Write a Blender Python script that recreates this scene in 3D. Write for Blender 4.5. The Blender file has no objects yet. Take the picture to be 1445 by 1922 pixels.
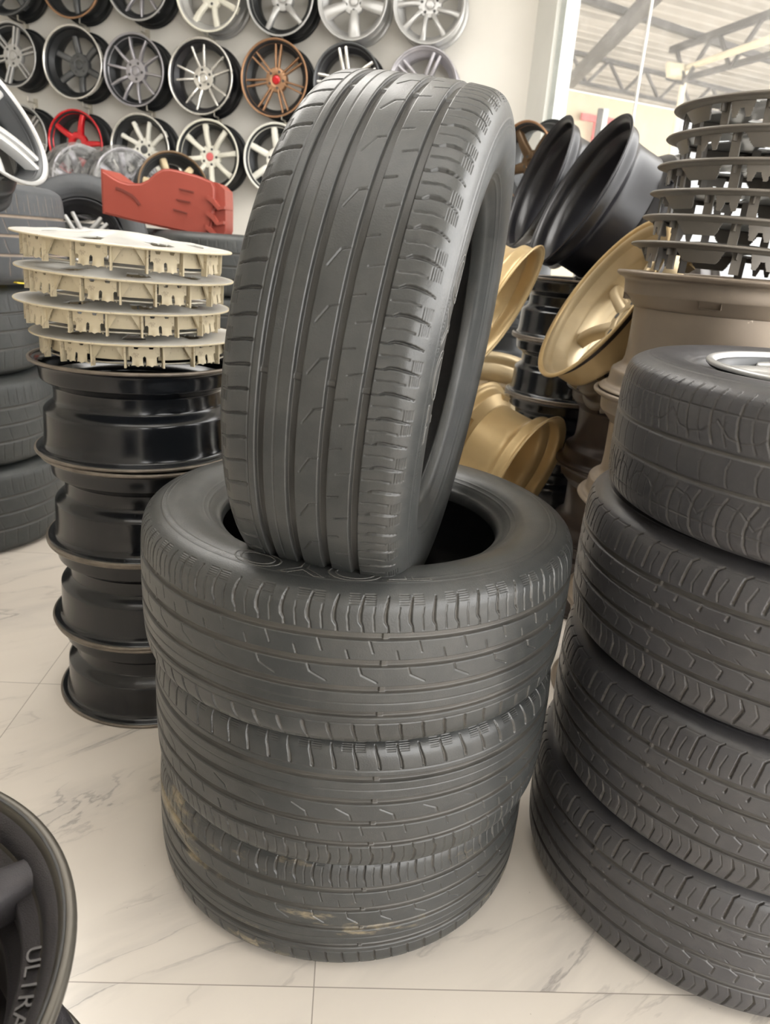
import bpy, bmesh, math, random
import numpy as np
from mathutils import Vector, Matrix
from math import sin, cos, pi, radians, sqrt, tan, atan2
random.seed(4)
SC = bpy.context.scene
COL = SC.collection

# ------------------------------------------------------------------ camera
CAMH, PITCH, ROLL, FPX = 1.053, radians(19.65), radians(4.3), 1400.0
_fw = Vector((0, cos(PITCH), -sin(PITCH)))
_rt0 = Vector((1, 0, 0)); _up0 = _rt0.cross(_fw)
_rt = _rt0 * cos(ROLL) + _up0 * sin(ROLL)
_up = -_rt0 * sin(ROLL) + _up0 * cos(ROLL)
cd = bpy.data.cameras.new('camera'); cam = bpy.data.objects.new('camera', cd); COL.objects.link(cam)
M = Matrix((( _rt.x, _up.x, -_fw.x, 0), (_rt.y, _up.y, -_fw.y, 0), (_rt.z, _up.z, -_fw.z, CAMH), (0, 0, 0, 1)))
cam.matrix_world = M
cd.sensor_fit = 'VERTICAL'; cd.sensor_height = 36; cd.sensor_width = 27; cd.lens = FPX / 1922 * 36
cd.clip_start = 0.05; cd.clip_end = 200
cd.dof.use_dof = True; cd.dof.focus_distance = 0.95; cd.dof.aperture_fstop = 9
SC.camera = cam

# ------------------------------------------------------------------ light
w = bpy.data.worlds.new('sky'); SC.world = w; w.use_nodes = True
bg = w.node_tree.nodes['Background']; bg.inputs[0].default_value = (1.0, 0.985, 0.96, 1); bg.inputs[1].default_value = 8.5
def area(name, loc, target, sx, sy, power, col=(1, 1, 1)):
    l = bpy.data.lights.new(name, 'AREA'); l.shape = 'RECTANGLE'; l.size = sx; l.size_y = sy; l.energy = power; l.color = col
    o = bpy.data.objects.new(name, l); COL.objects.link(o); o.location = loc
    o.rotation_euler = (Vector(target) - Vector(loc)).to_track_quat('-Z', 'Y').to_euler()
    return o
area('ceiling_fill_light', (-1.2, 3.0, 3.15), (-1.2, 3.0, 0), 2.4, 1.2, 90, (1, .97, .92))  # unseen fill lamp, added to brighten the back wall
area('ceiling_fill_light', (-0.2, 0.6, 3.15), (-0.2, 0.6, 0), 2.0, 1.0, 22, (1, .97, .92))  # second added fill, weaker, above the foreground
SC.view_settings.view_transform = 'Standard'; SC.view_settings.look = 'None'
SC.view_settings.gamma = 1; SC.view_settings.use_curve_mapping = False; SC.view_settings.exposure = -0.2

# ------------------------------------------------------------------ materials
def newmat(name):
    m = bpy.data.materials.new(name); m.use_nodes = True
    nt = m.node_tree; b = nt.nodes['Principled BSDF']
    return m, nt, b
def nd(nt, t, **k):
    n = nt.nodes.new(t)
    for a, v in k.items(): setattr(n, a, v)
    return n
def mth(nt, op, a, b=None, c=None):
    n = nt.nodes.new('ShaderNodeMath'); n.operation = op
    for i, v in enumerate((a, b, c)):
        if v is None: continue
        if isinstance(v, (int, float)): n.inputs[i].default_value = v
        else: nt.links.new(v, n.inputs[i])
    return n.outputs[0]
def mixc(nt, fac, a, b):
    n = nt.nodes.new('ShaderNodeMix'); n.data_type = 'RGBA'
    for s, v in ((n.inputs[0], fac), (n.inputs[6], a), (n.inputs[7], b)):
        if isinstance(v, (int, float)): s.default_value = v
        elif isinstance(v, tuple): s.default_value = v if len(v) == 4 else (*v, 1)
        else: nt.links.new(v, s)
    return n.outputs[2]
def noise(nt, scale, detail=4, rough=.55, vec=None, dist=0):
    n = nt.nodes.new('ShaderNodeTexNoise'); n.inputs['Scale'].default_value = scale
    n.inputs['Detail'].default_value = detail; n.inputs['Roughness'].default_value = rough; n.inputs['Distortion'].default_value = dist
    if vec is not None: nt.links.new(vec, n.inputs['Vector'])
    else:
        tc = nt.nodes.new('ShaderNodeTexCoord'); nt.links.new(tc.outputs['Object'], n.inputs['Vector'])
    return n.outputs['Fac']
def ramp(nt, f, a, b):
    n = nt.nodes.new('ShaderNodeMapRange'); n.inputs[1].default_value = a; n.inputs[2].default_value = b; n.clamp = True
    nt.links.new(f, n.inputs[0]); return n.outputs[0]
def paint(name, col, rough=.5, metal=0.0, var=.12, vs=9, bump=0.0, bs=120, wear=None, wamt=.62, coat=0, spec=.5):
    m, nt, b = newmat(name)
    f = ramp(nt, noise(nt, vs, 5, .6), .3, .7)
    dark = tuple(c * (1 - var) for c in col); lite = tuple(min(1, c * (1 + var)) for c in col)
    c = mixc(nt, f, dark, lite)
    if wear:
        wf = ramp(nt, noise(nt, vs * 5, 6, .7), wamt, wamt + .04)
        c = mixc(nt, wf, c, wear)
    nt.links.new(c, b.inputs['Base Color'])
    b.inputs['Roughness'].default_value = rough; b.inputs['Metallic'].default_value = metal
    b.inputs['Coat Weight'].default_value = coat; b.inputs['Specular IOR Level'].default_value = spec
    r2 = mth(nt, 'MULTIPLY_ADD', f, .12, rough - .06); nt.links.new(r2, b.inputs['Roughness'])
    if bump:
        bn = nt.nodes.new('ShaderNodeBump'); bn.inputs['Strength'].default_value = bump; bn.inputs['Distance'].default_value = .002
        nt.links.new(noise(nt, bs, 3), bn.inputs['Height']); nt.links.new(bn.outputs[0], b.inputs['Normal'])
    return m
def rubber(name, col, dustc=(.17, .15, .125), dust=.35, rough=.40, patch=0.0, patchc=(.36, .29, .18)):
    """black rubber; the groove attribute (0..1) tells where dirt sits and where groove shade is painted in"""
    m, nt, b = newmat(name)
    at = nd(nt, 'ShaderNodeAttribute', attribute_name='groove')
    n1 = ramp(nt, noise(nt, 7, 6, .65), .35, .7)
    n2 = ramp(nt, noise(nt, 38, 5, .7), .45, .75)
    c = mixc(nt, n1, tuple(x * .86 for x in col), tuple(x * 1.12 for x in col))
    c = mixc(nt, mth(nt, 'MULTIPLY', n2, .14), c, (.14, .132, .12))
    oi = nd(nt, 'ShaderNodeObjectInfo'); oc = nd(nt, 'ShaderNodeSeparateColor'); nt.links.new(oi.outputs['Color'], oc.inputs[0])
    c = mixc(nt, mth(nt, 'MULTIPLY', at.outputs['Fac'], .55), c, (.018, .018, .018))  # shade of the grooves put into the colour, under the dust
    g = mth(nt, 'MULTIPLY', mth(nt, 'MULTIPLY', at.outputs['Fac'], oc.outputs[0]), mth(nt, 'MULTIPLY_ADD', n1, .6, .4))
    c = mixc(nt, mth(nt, 'MULTIPLY', g, dust), c, dustc)
    if patch:
        tc = nd(nt, 'ShaderNodeTexCoord'); mp = nd(nt, 'ShaderNodeMapping'); mp.inputs['Scale'].default_value = (2.6, 2.6, 9)
        nt.links.new(tc.outputs['Object'], mp.inputs['Vector'])
        p = ramp(nt, noise(nt, 1.7, 7, .68, mp.outputs[0]), .56, .66)
        c = mixc(nt, mth(nt, 'MULTIPLY', p, mth(nt, 'MULTIPLY', oc.outputs[1], patch)), c, patchc)
    nt.links.new(c, b.inputs['Base Color'])
    nt.links.new(mth(nt, 'MULTIPLY_ADD', n1, .14, rough - .07), b.inputs['Roughness'])
    b.inputs['Specular IOR Level'].default_value = .65
    bn = nd(nt, 'ShaderNodeBump'); bn.inputs['Strength'].default_value = .25; bn.inputs['Distance'].default_value = .0008
    nt.links.new(noise(nt, 500, 3), bn.inputs['Height']); nt.links.new(bn.outputs[0], b.inputs['Normal'])
    return m

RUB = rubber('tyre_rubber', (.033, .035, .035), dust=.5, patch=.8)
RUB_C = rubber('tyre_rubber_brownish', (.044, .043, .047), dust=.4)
RUB_D = rubber('tyre_rubber_bluish', (.050, .054, .060), dustc=(.42, .33, .25), dust=.9, rough=.6)
RUB_D2 = rubber('tyre_rubber_old', (.026, .030, .030), dustc=(.09, .085, .075), dust=.6, rough=.55)
RUB_IN = rubber('tyre_inner_rubber', (.022, .024, .028), rough=.6)
BLACK = paint('black_steel', (.005, .006, .008), .17, .0, .3, 6, wear=(.30, .30, .28), wamt=.735, spec=.5)
EDGE = paint('worn_steel_edge', (.17, .145, .12), .42, .6, .35, 20)
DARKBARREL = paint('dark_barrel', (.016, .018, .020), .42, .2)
SILVER = paint('silver_alloy', (.48, .48, .475), .36, .5, .06)
SILVER2 = paint('grey_alloy', (.40, .39, .42), .34, .6, .08)
POLISH = paint('machined_lip', (.80, .79, .76), .22, .85, .05)
GUN = paint('dark_grey_alloy', (.11, .115, .12), .35, .5, .15)
BLACKA = paint('black_alloy', (.010, .010, .013), .33, .2)
WHITE = paint('white_alloy', (.80, .79, .72), .38, .0, .04)
WHITE2 = paint('ivory_alloy', (.78, .76, .66), .4, .0, .04)
RED = paint('red_alloy', (.62, .012, .02), .22, .35, .1, coat=.6)
BRONZE = paint('bronze_alloy', (.38, .215, .12), .35, .6, .1)
GOLD = paint('gold_alloy', (.50, .37, .19), .40, .45, .14, 5)
GOLD2 = paint('dull_gold_alloy', (.40, .32, .20), .42, .45, .15, 6)
TAUPE = paint('taupe_alloy', (.20, .162, .125), .42, .4, .15, 6, wear=(.55, .48, .38), wamt=.70)
DBRONZE = paint('dark_bronze_alloy', (.12, .075, .04), .35, .5)
ULTRA = paint('gunmetal_satin', (.040, .037, .040), .42, .5, .2, 8, bump=.35, bs=900)
ULTRALIP = paint('gunmetal_lip', (.085, .077, .064), .38, .6, .12, 15)
BEIGE = paint('beige_plastic', (.55, .475, .33), .5, 0, .08, 14, wear=(.40, .33, .23), wamt=.60)
BEIGETOP = paint('silver_cover_paint', (.56, .55, .52), .38, .15, .08, 8)
GREYP = paint('grey_plastic', (.16, .143, .122), .45, .1, .15, 12)
GREYTOP = paint('grey_cover_paint', (.33, .33, .32), .35, .3, .1, 8)
REDP = paint('red_plastic', (.30, .055, .036), .48, 0, .06, 6)
WALL = paint('wall_paint', (.76, .735, .68), .7, 0, .03, 2, bump=.15, bs=60)
FRAME = paint('window_frame_paint', (.74, .74, .70), .4, 0, .03, 4)
DARKGAP = paint('dark_seal', (.05, .05, .05), .6)
CEIL = paint('ceiling_paint', (.8, .79, .76), .8, 0, .02, 2)
TRUSS = paint('truss_steel', (.10, .095, .095), .6, .0, .1)
CREAM = paint('cream_pipe', (.70, .62, .46), .5)
OUTWALL = paint('beige_outer_wall', (.74, .68, .50), .8, 0, .03, 1)
OUTPANEL = paint('grey_outer_panel', (.52, .56, .62), .8, 0, .05, 2)
GROUND = paint('concrete_ground', (.55, .53, .49), .85, 0, .1, 2)
SIGNRED = paint('sign_red', (.72, .16, .16), .5)
SIGNWHITE = paint('sign_white', (.85, .85, .82), .5)
YELLOW = paint('yellow_plastic', (.80, .62, .05), .5)
HOOK = paint('hook_metal', (.55, .52, .45), .4, .6)

def roofmat():
    m, nt, b = newmat('corrugated_roof')
    f = ramp(nt, noise(nt, .8, 6, .65), .3, .75)
    c = mixc(nt, f, (.42, .39, .35), (.32, .30, .27)); nt.links.new(c, b.inputs['Base Color'])
    b.inputs['Roughness'].default_value = .6; return m
ROOF = roofmat()
def marble():
    m, nt, b = newmat('marble_tile')
    tc = nd(nt, 'ShaderNodeTexCoord'); mp = nd(nt, 'ShaderNodeMapping'); nt.links.new(tc.outputs['Object'], mp.inputs['Vector'])
    mp.inputs['Rotation'].default_value = (0, 0, -.057)
    sp = nd(nt, 'ShaderNodeSeparateXYZ'); nt.links.new(mp.outputs[0], sp.inputs[0])
    # grout lines: rotated frame; the tile corner seen in the foreground lies at (-.053,.812)
    ca, sa = cos(-.057), sin(-.057)
    x0 = ca * -.053 - sa * .812; y0 = sa * -.053 + ca * .812
    TX, TY = .705, .765
    fx = mth(nt, 'DIVIDE', mth(nt, 'SUBTRACT', sp.outputs[0], x0), TX); fy = mth(nt, 'DIVIDE', mth(nt, 'SUBTRACT', sp.outputs[1], y0), TY)
    dx = mth(nt, 'MULTIPLY', mth(nt, 'PINGPONG', fx, .5), TX); dy = mth(nt, 'MULTIPLY', mth(nt, 'PINGPONG', fy, .5), TY)
    g = mth(nt, 'LESS_THAN', mth(nt, 'MINIMUM', dx, dy), .0009)
    ix = mth(nt, 'FLOOR', fx); iy = mth(nt, 'FLOOR', fy)
    off = mth(nt, 'ADD', mth(nt, 'MULTIPLY', ix, 3.7), mth(nt, 'MULTIPLY', iy, 7.3))
    cb = nd(nt, 'ShaderNodeCombineXYZ')
    # veins run along one diagonal
    r = nd(nt, 'ShaderNodeMapping'); r.inputs['Rotation'].default_value = (0, 0, -.62); nt.links.new(mp.outputs[0], r.inputs['Vector'])
    s2 = nd(nt, 'ShaderNodeSeparateXYZ'); nt.links.new(r.outputs[0], s2.inputs[0])
    nt.links.new(mth(nt, 'MULTIPLY', s2.outputs[0], .8), cb.inputs[0]); nt.links.new(mth(nt, 'MULTIPLY', s2.outputs[1], 3.2), cb.inputs[1]); nt.links.new(off, cb.inputs[2])
    n1 = noise(nt, 1.6, 7, .55, cb.outputs[0], .5)
    v1 = mth(nt, 'SUBTRACT', 1.0, ramp(nt, mth(nt, 'ABSOLUTE', mth(nt, 'SUBTRACT', n1, .5)), 0, .012))
    v2 = mth(nt, 'SUBTRACT', 1.0, ramp(nt, mth(nt, 'ABSOLUTE', mth(nt, 'SUBTRACT', n1, .47)), 0, .09))
    msk = ramp(nt, noise(nt, 2.1, 3, .5, cb.outputs[0]), .46, .66)
    big = ramp(nt, noise(nt, 1.1, 4, .5, cb.outputs[0]), .3, .75)
    base = mixc(nt, big, (.70, .645, .575), (.62, .565, .50))
    c = mixc(nt, mth(nt, 'MULTIPLY', mth(nt, 'MULTIPLY', v2, msk), .42), base, (.42, .395, .37))
    c = mixc(nt, mth(nt, 'MULTIPLY', mth(nt, 'MULTIPLY', v1, msk), .62), c, (.24, .22, .21))
    spk = ramp(nt, noise(nt, 90, 2, .5), .76, .79)
    c = mixc(nt, mth(nt, 'MULTIPLY', spk, .5), c, (.3, .27, .22))
    c = mixc(nt, mth(nt, 'MULTIPLY', g, .8), c, (.25, .22, .19))
    nt.links.new(c, b.inputs['Base Color']); b.inputs['Roughness'].default_value = .22; b.inputs['Specular IOR Level'].default_value = .4
    return m
MARBLE = marble()
def glassmat():
    m, nt, b = newmat('dusty_glass'); out = nt.nodes['Material Output']; nt.nodes.remove(b)
    tr = nd(nt, 'ShaderNodeBsdfTransparent'); gl = nd(nt, 'ShaderNodeBsdfGlossy'); gl.inputs['Roughness'].default_value = .03
    df = nd(nt, 'ShaderNodeBsdfDiffuse'); df.inputs[0].default_value = (.8, .79, .76, 1)
    tl = nd(nt, 'ShaderNodeBsdfTranslucent'); tl.inputs[0].default_value = (.85, .83, .8, 1)
    fr = nd(nt, 'ShaderNodeFresnel'); fr.inputs[0].default_value = 1.45
    m1 = nd(nt, 'ShaderNodeMixShader'); m2 = nd(nt, 'ShaderNodeMixShader'); m3 = nd(nt, 'ShaderNodeMixShader'); m3.inputs[0].default_value = .5
    nt.links.new(df.outputs[0], m3.inputs[1]); nt.links.new(tl.outputs[0], m3.inputs[2])
    ge = nd(nt, 'ShaderNodeNewGeometry'); nt.links.new(mth(nt, 'MULTIPLY', fr.outputs[0], mth(nt, 'SUBTRACT', 1.0, ge.outputs['Backfacing'])), m1.inputs[0]); nt.links.new(tr.outputs[0], m1.inputs[1]); nt.links.new(gl.outputs[0], m1.inputs[2])
    d = mth(nt, 'MULTIPLY_ADD', ramp(nt, noise(nt, 9, 8, .75), .5, .85), .14, .05)
    sc = ramp(nt, noise(nt, 130, 2, .5), .72, .76)
    d = mth(nt, 'ADD', d, mth(nt, 'MULTIPLY', sc, .12))
    nt.links.new(d, m2.inputs[0]); nt.links.new(m1.outputs[0], m2.inputs[1]); nt.links.new(m3.outputs[0], m2.inputs[2])
    nt.links.new(m2.outputs[0], out.inputs[0]); return m
GLASS = glassmat()
def filmmat():
    m, nt, b = newmat('plastic_film'); out = nt.nodes['Material Output']
    b.inputs['Base Color'].default_value = (.36, .355, .35, 1); b.inputs['Roughness'].default_value = .2; b.inputs['Specular IOR Level'].default_value = .8
    bn = nd(nt, 'ShaderNodeBump'); bn.inputs['Strength'].default_value = .9; bn.inputs['Distance'].default_value = .012
    nt.links.new(noise(nt, 9, 4, .55, None, 3.0), bn.inputs['Height']); nt.links.new(bn.outputs[0], b.inputs['Normal'])
    tr = nd(nt, 'ShaderNodeBsdfTransparent'); tr.inputs[0].default_value = (.9, .9, .9, 1); mx = nd(nt, 'ShaderNodeMixShader')
    f = ramp(nt, noise(nt, 7, 5, .6, None, 3.5), .4, .7)
    nt.links.new(mth(nt, 'MULTIPLY_ADD', f, .55, .18), mx.inputs[0])
    nt.links.new(tr.outputs[0], mx.inputs[1]); nt.links.new(b.outputs[0], mx.inputs[2]); nt.links.new(mx.outputs[0], out.inputs[0])
    return m
FILM = filmmat()

# ------------------------------------------------------------------ mesh helpers
def mesh_np(name, V, F, smooth=True, attr=None, mat=None):
    V = np.asarray(V, np.float32).reshape(-1, 3); F = np.asarray(F, np.int32)
    me = bpy.data.meshes.new(name); me.vertices.add(len(V)); me.vertices.foreach_set('co', V.ravel())
    k = F.shape[1]; me.loops.add(F.size); me.loops.foreach_set('vertex_index', F.ravel())
    me.polygons.add(len(F)); me.polygons.foreach_set('loop_start', np.arange(0, F.size, k, dtype=np.int32))
    me.polygons.foreach_set('loop_total', np.full(len(F), k, np.int32))
    me.polygons.foreach_set('use_smooth', np.full(len(F), smooth, bool))
    if attr is not None:
        a = me.attributes.new('groove', 'FLOAT', 'POINT'); a.data.foreach_set('value', np.asarray(attr, np.float32).ravel())
    me.update(calc_edges=True); me.validate()
    if mat: me.materials.append(mat)
    return me
def grid_faces(nu, nv, wrap_u=True, wrap_v=False, flip=False):
    iu = np.arange(nu if wrap_u else nu - 1); iv = np.arange(nv if wrap_v else nv - 1)
    A, B = np.meshgrid(iu, iv, indexing='ij'); A2 = (A + 1) % nu; B2 = (B + 1) % nv
    q = np.stack([A * nv + B, A2 * nv + B, A2 * nv + B2, A * nv + B2], -1).reshape(-1, 4)
    return q[:, ::-1] if flip else q
def catmull(P, n=12):
    P = np.asarray(P, float); Q = np.vstack([2 * P[0] - P[1], P, 2 * P[-1] - P[-2]]); out = []
    for i in range(1, len(Q) - 2):
        t = np.linspace(0, 1, n, endpoint=False)[:, None]; a, b, c, d = Q[i - 1], Q[i], Q[i + 1], Q[i + 2]
        out.append(.5 * ((2 * b) + (-a + c) * t + (2 * a - 5 * b + 4 * c - d) * t ** 2 + (-a + 3 * b - 3 * c + d) * t ** 3))
    out.append(P[-1:]); return np.vstack(out)
def lathe(name, prof, mat, n=96, closed=False, smooth=True, sharp=None):
    """prof: list of (r, z); axis = z"""
    P = np.asarray(prof, float); t = np.linspace(0, 2 * pi, n, endpoint=False)
    V = np.stack([np.outer(np.cos(t), P[:, 0]), np.outer(np.sin(t), P[:, 0]), np.tile(P[:, 1], (n, 1))], -1)
    me = mesh_np(name, V, grid_faces(n, len(P), True, closed), smooth, mat=mat)
    if sharp: 
        me.set_sharp_from_angle(angle=radians(sharp))
    return me
def bm_mesh(name, bm, mat, smooth=True, angle=35):
    bmesh.ops.recalc_face_normals(bm, faces=bm.faces)
    me = bpy.data.meshes.new(name); bm.to_mesh(me); bm.free()
    if smooth:
        me.polygons.foreach_set('use_smooth', [True] * len(me.polygons)); me.set_sharp_from_angle(angle=radians(angle))
    if mat: me.materials.append(mat)
    return me
def link(name, me, parent=None, mat=None):
    o = bpy.data.objects.new(name, me); COL.objects.link(o)
    if parent: o.parent = parent
    if mat:
        if not me.materials: me.materials.append(mat)
        o.material_slots[0].link = 'OBJECT'; o.material_slots[0].material = mat
    return o
def empty(name, label, cat, group=None):
    o = bpy.data.objects.new(name, None); COL.objects.link(o); o.empty_display_size = .05
    o['label'] = label; o['category'] = cat
    if group: o['group'] = group
    return o
def tag(o, label, cat, group=None):
    o['label'] = label; o['category'] = cat
    if group: o['group'] = group
    return o
def struct(o): o['kind'] = 'structure'; return o
def dup(root, label=None, group=None):
    r = root.copy(); COL.objects.link(r)
    if label: r['label'] = label
    if group: r['group'] = group
    for ch in list(root.children):
        c = ch.copy(); COL.objects.link(c); c.parent = r
        for g in list(ch.children):
            d = g.copy(); COL.objects.link(d); d.parent = c
    return r
def pose(o, loc, normal=(0, 0, 1), spin=0.0, up=None):
    """local +Z -> normal, then spin about it"""
    n = Vector(normal).normalized()
    ref = Vector((0, 0, 1)) if abs(n.z) < .93 else Vector((0, 1, 0))
    y = (ref - n * ref.dot(n)).normalized(); x = y.cross(n)
    R = Matrix((x, y, n)).transposed() @ Matrix.Rotation(spin, 3, 'Z')
    o.matrix_world = Matrix.Translation(Vector(loc)) @ R.to_4x4()
    return o
def box(bm, c, s, rot=None):
    r = bmesh.ops.create_cube(bm, size=1); vs = r['verts']
    bmesh.ops.scale(bm, verts=vs, vec=s)
    if rot is not None: bmesh.ops.rotate(bm, verts=vs, cent=(0, 0, 0), matrix=rot)
    bmesh.ops.translate(bm, verts=vs, vec=c); return vs
def bar(bm, a, b, w, h=None):
    a = Vector(a); b = Vector(b); d = b - a; h = h or w
    q = d.to_track_quat('Z', 'Y').to_matrix()
    return box(bm, (a + b) / 2, (w, h, d.length), q)
def tube(bm, a, b, r, n=12):
    a = Vector(a); b = Vector(b); d = b - a
    m = Matrix.Translation((a + b) / 2) @ d.to_track_quat('Z', 'Y').to_matrix().to_4x4()
    return bmesh.ops.create_cone(bm, cap_ends=True, segments=n, radius1=r, radius2=r, depth=d.length, matrix=m)['verts']

# ------------------------------------------------------------------ room shell
WA = radians(11); WD = 5.62                    # wall with the wheels: passes (0, WD), turned by WA
wdir = Vector((cos(WA), -sin(WA), 0)); wn = Vector((-sin(WA), -cos(WA), 0))
def wallp(u, z, d=0.0): return Vector((0, WD, 0)) + wdir * u + wn * d + Vector((0, 0, z))
corner = wallp(.755, 0)
g_dir = Vector((.36, -.933, 0)).normalized(); g_n = Vector((-.933, -.36, 0)).normalized()    # glazed wall runs towards the viewer on the right
def quadbox(name, pts, thick, nrm, mat):
    """polygon extruded along -nrm"""
    bm = bmesh.new(); n = Vector(nrm).normalized()
    f = [bm.verts.new(Vector(p)) for p in pts]; b = [bm.verts.new(Vector(p) - n * thick) for p in pts]
    bm.faces.new(f); bm.faces.new(b[::-1])
    for i in range(len(pts)): bm.faces.new((f[i], b[i], b[(i + 1) % len(pts)], f[(i + 1) % len(pts)]))
    return bm_mesh(name, bm, mat, False)
CH = 3.2
cornerR = corner + g_dir * 7.2
bl = wallp(-5.2, 0); fl = Vector((bl.x - .2, -2.2, 0)); fr = Vector((cornerR.x, -2.2, 0))
foot = [bl, corner, Vector((cornerR.x, cornerR.y, 0)), fr, fl]
struct(link('floor', quadbox('floor', [Vector((p.x, p.y, 0)) for p in foot], .1, (0, 0, 1), MARBLE)))
struct(link('ceiling', quadbox('ceiling', [Vector((p.x, p.y, CH)) for p in foot], .1, (0, 0, -1), CEIL)))
struct(link('wall_back', quadbox('wall_back', [bl, corner, corner + Vector((0, 0, CH)), bl + Vector((0, 0, CH))], .15, wn, WALL)))
FW = -2.2; FX0, FX1 = fl.x, cornerR.x
struct(link('wall_front_added', quadbox('wall_front_added', [Vector((FX1, FW, 0)), Vector((FX0, FW, 0)), Vector((FX0, FW, CH)), Vector((-1.6, FW, CH)), Vector((-1.6, FW, 2.6)), Vector((-1.6, FW, 0))][1:2] + [Vector((FX0, FW, CH)), Vector((0.7, FW, CH)), Vector((0.7, FW, 0))], .15, (0, 1, 0), WALL)))  # unseen, added to cut daylight from behind so light comes from the right
struct(link('wall_front_added_lintel', quadbox('wall_front_added_lintel', [Vector((0.7, FW, 2.45)), Vector((0.7, FW, CH)), Vector((FX1, FW, CH)), Vector((FX1, FW, 2.45))], .15, (0, 1, 0), WALL)))  # unseen too, added to lower the front daylight opening
struct(link('wall_left', quadbox('wall_left', [fl, bl, bl + Vector((0, 0, CH)), fl + Vector((0, 0, CH))], .15, (1, 0, 0), WALL)))
def gp(u, z, d=0.0): return corner + g_dir * u + g_n * d + Vector((0, 0, z))
def gbox(name, u0, u1, z0, z1, d0, d1, mat):
    return quadbox(name, [gp(u0, z0, d1), gp(u1, z0, d1), gp(u1, z1, d1), gp(u0, z1, d1)], d1 - d0, g_n, mat)
PW = .30
struct(link('trim_1', gbox('trim_1', -.06, PW * .40, 0, CH, -.15, .02, FRAME)))
struct(link('trim_2', gbox('trim_2', PW * .40, PW * .44, 0, CH, -.15, .0, DARKGAP)))
wf = struct(link('window_1', gbox('window_1', PW * .44, PW * .80, 0, CH, -.12, .03, FRAME)))
link('glazing_bead', gbox('glazing_bead', PW * .80, PW, 0, CH, -.09, .0, paint('light_bead', (.60, .64, .62), .35)), wf)
link('sill', gbox('sill', PW, 7.2, 0, .12, -.10, .03, FRAME), wf)
link('head_rail', gbox('head_rail', PW, 7.2, CH - .25, CH, -.10, .03, FRAME), wf)
J1 = 1.06
def pane(u0, u1):
    o = link('glass_pane', gbox('glass_pane', u0, u1, .12, CH - .25, -.05, -.044, GLASS), wf); return o
pane(PW, J1 - .006); pane(J1 + .006, 3.4); pane(3.412, 7.2)
link('silicone_joint', gbox('silicone_joint', J1 - .006, J1 + .006, .12, CH - .25, -.052, -.042, SIGNWHITE), wf)
link('silicone_joint', gbox('silicone_joint', 3.4, 3.412, .12, CH - .25, -.052, -.042, SIGNWHITE), wf)

# ------------------------------------------------------------------ tyres
def tyre_profile(R, W, rb):
    hw = W / 2; tw = hw * .885; k = (R - rb) / .118
    up = [(0, R), (.5 * tw, R - .0008), (.8 * tw, R - .0032), (.92 * tw, R - .0065), (tw, R - .0125), (hw - .006, R - .024 * k),
          (hw - .0015, R - .040 * k), (hw, R - .058 * k), (hw - .004, R - .080 * k), (hw - .014, R - .098 * k), (hw - .023, rb + .009), (hw - .027, rb + .003),
          (hw - .032, rb), (hw - .042, rb - .001), (hw - .045, rb + .003)]
    inn = [(hw - .045, rb + .003), (hw - .036, rb + .014), (hw - .018, R - .085 * k), (hw - .0125, R - .058 * k), (hw - .018, R - .032), (hw - .034, R - .019), (.6 * tw, R - .0145), (0, R - .0135)]
    U = catmull(up, 10); I = catmull(inn, 8)
    O = np.vstack([U[:0:-1] * [-1, 1], U]); s = np.r_[0, np.cumsum(np.hypot(*np.diff(O, axis=0).T))]; s -= s[len(U) - 1]
    nI = np.vstack([I, I[-2::-1] * [-1, 1]])
    i5 = 5 * 10; s_sh = s[len(U) - 1 + i5]
    return O, s, s_sh, nI
def resample(O, s, t):
    z = np.interp(t, s, O[:, 0]); r = np.interp(t, s, O[:, 1])
    dz = np.gradient(z, t); dr = np.gradient(r, t); L = np.hypot(dz, dr); return z, r, dr / L * -1, dz / L   # outward normal (z,r) = (-dr, dz)
def warp(u, N, amp=.17):
    return 2 * pi * (u / N) + (amp / 3) * (2 * pi) / N * N * (.16) * (np.sin(3 * 2 * pi * u / N + 1) + .6 * np.sin(5 * 2 * pi * u / N + 2.3)) * .5
def sstep(x): x = np.clip(x, 0, 1); return x * x * (3 - 2 * x)
def gcirc(S, c, w, depth, e=.9): return depth * sstep((w / 2 - np.abs(S - c)) / e + .5)
def seg(X, S, P, a, b, w0, w1, depth, e=.55):
    """groove from a to b in (x along circumference, s across), periodic in x with period P"""
    D = np.zeros(np.broadcast(X, S).shape)
    lo, hi = min(a[1], b[1]) - 3, max(a[1], b[1]) + 3
    cols = np.where((S[0] > lo) & (S[0] < hi))[0]
    if len(cols) == 0: return D
    Sc = S[:, cols]; ax, ay = a; bx, by = b; L2 = (bx - ax) ** 2 + (by - ay) ** 2
    mx = (ax + bx) / 2; Xc = (X - mx + P / 2) % P - P / 2 + mx
    t = np.clip(((Xc - ax) * (bx - ax) + (Sc - ay) * (by - ay)) / L2, 0, 1)
    d = np.hypot(Xc - ax - t * (bx - ax), Sc - ay - t * (by - ay)); wd = w0 + (w1 - w0) * t
    D[:, cols] = depth * sstep((wd / 2 - d) / (2 * e) + .5); return D
def poly(X, S, P, pts, depth, e=.55):
    D = 0
    for (x0, s0, w0), (x1, s1, w1) in zip(pts[:-1], pts[1:]): D = np.maximum(D, seg(X, S, P, (x0, s0), (x1, s1), w0, w1, depth, e))
    return D

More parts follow.
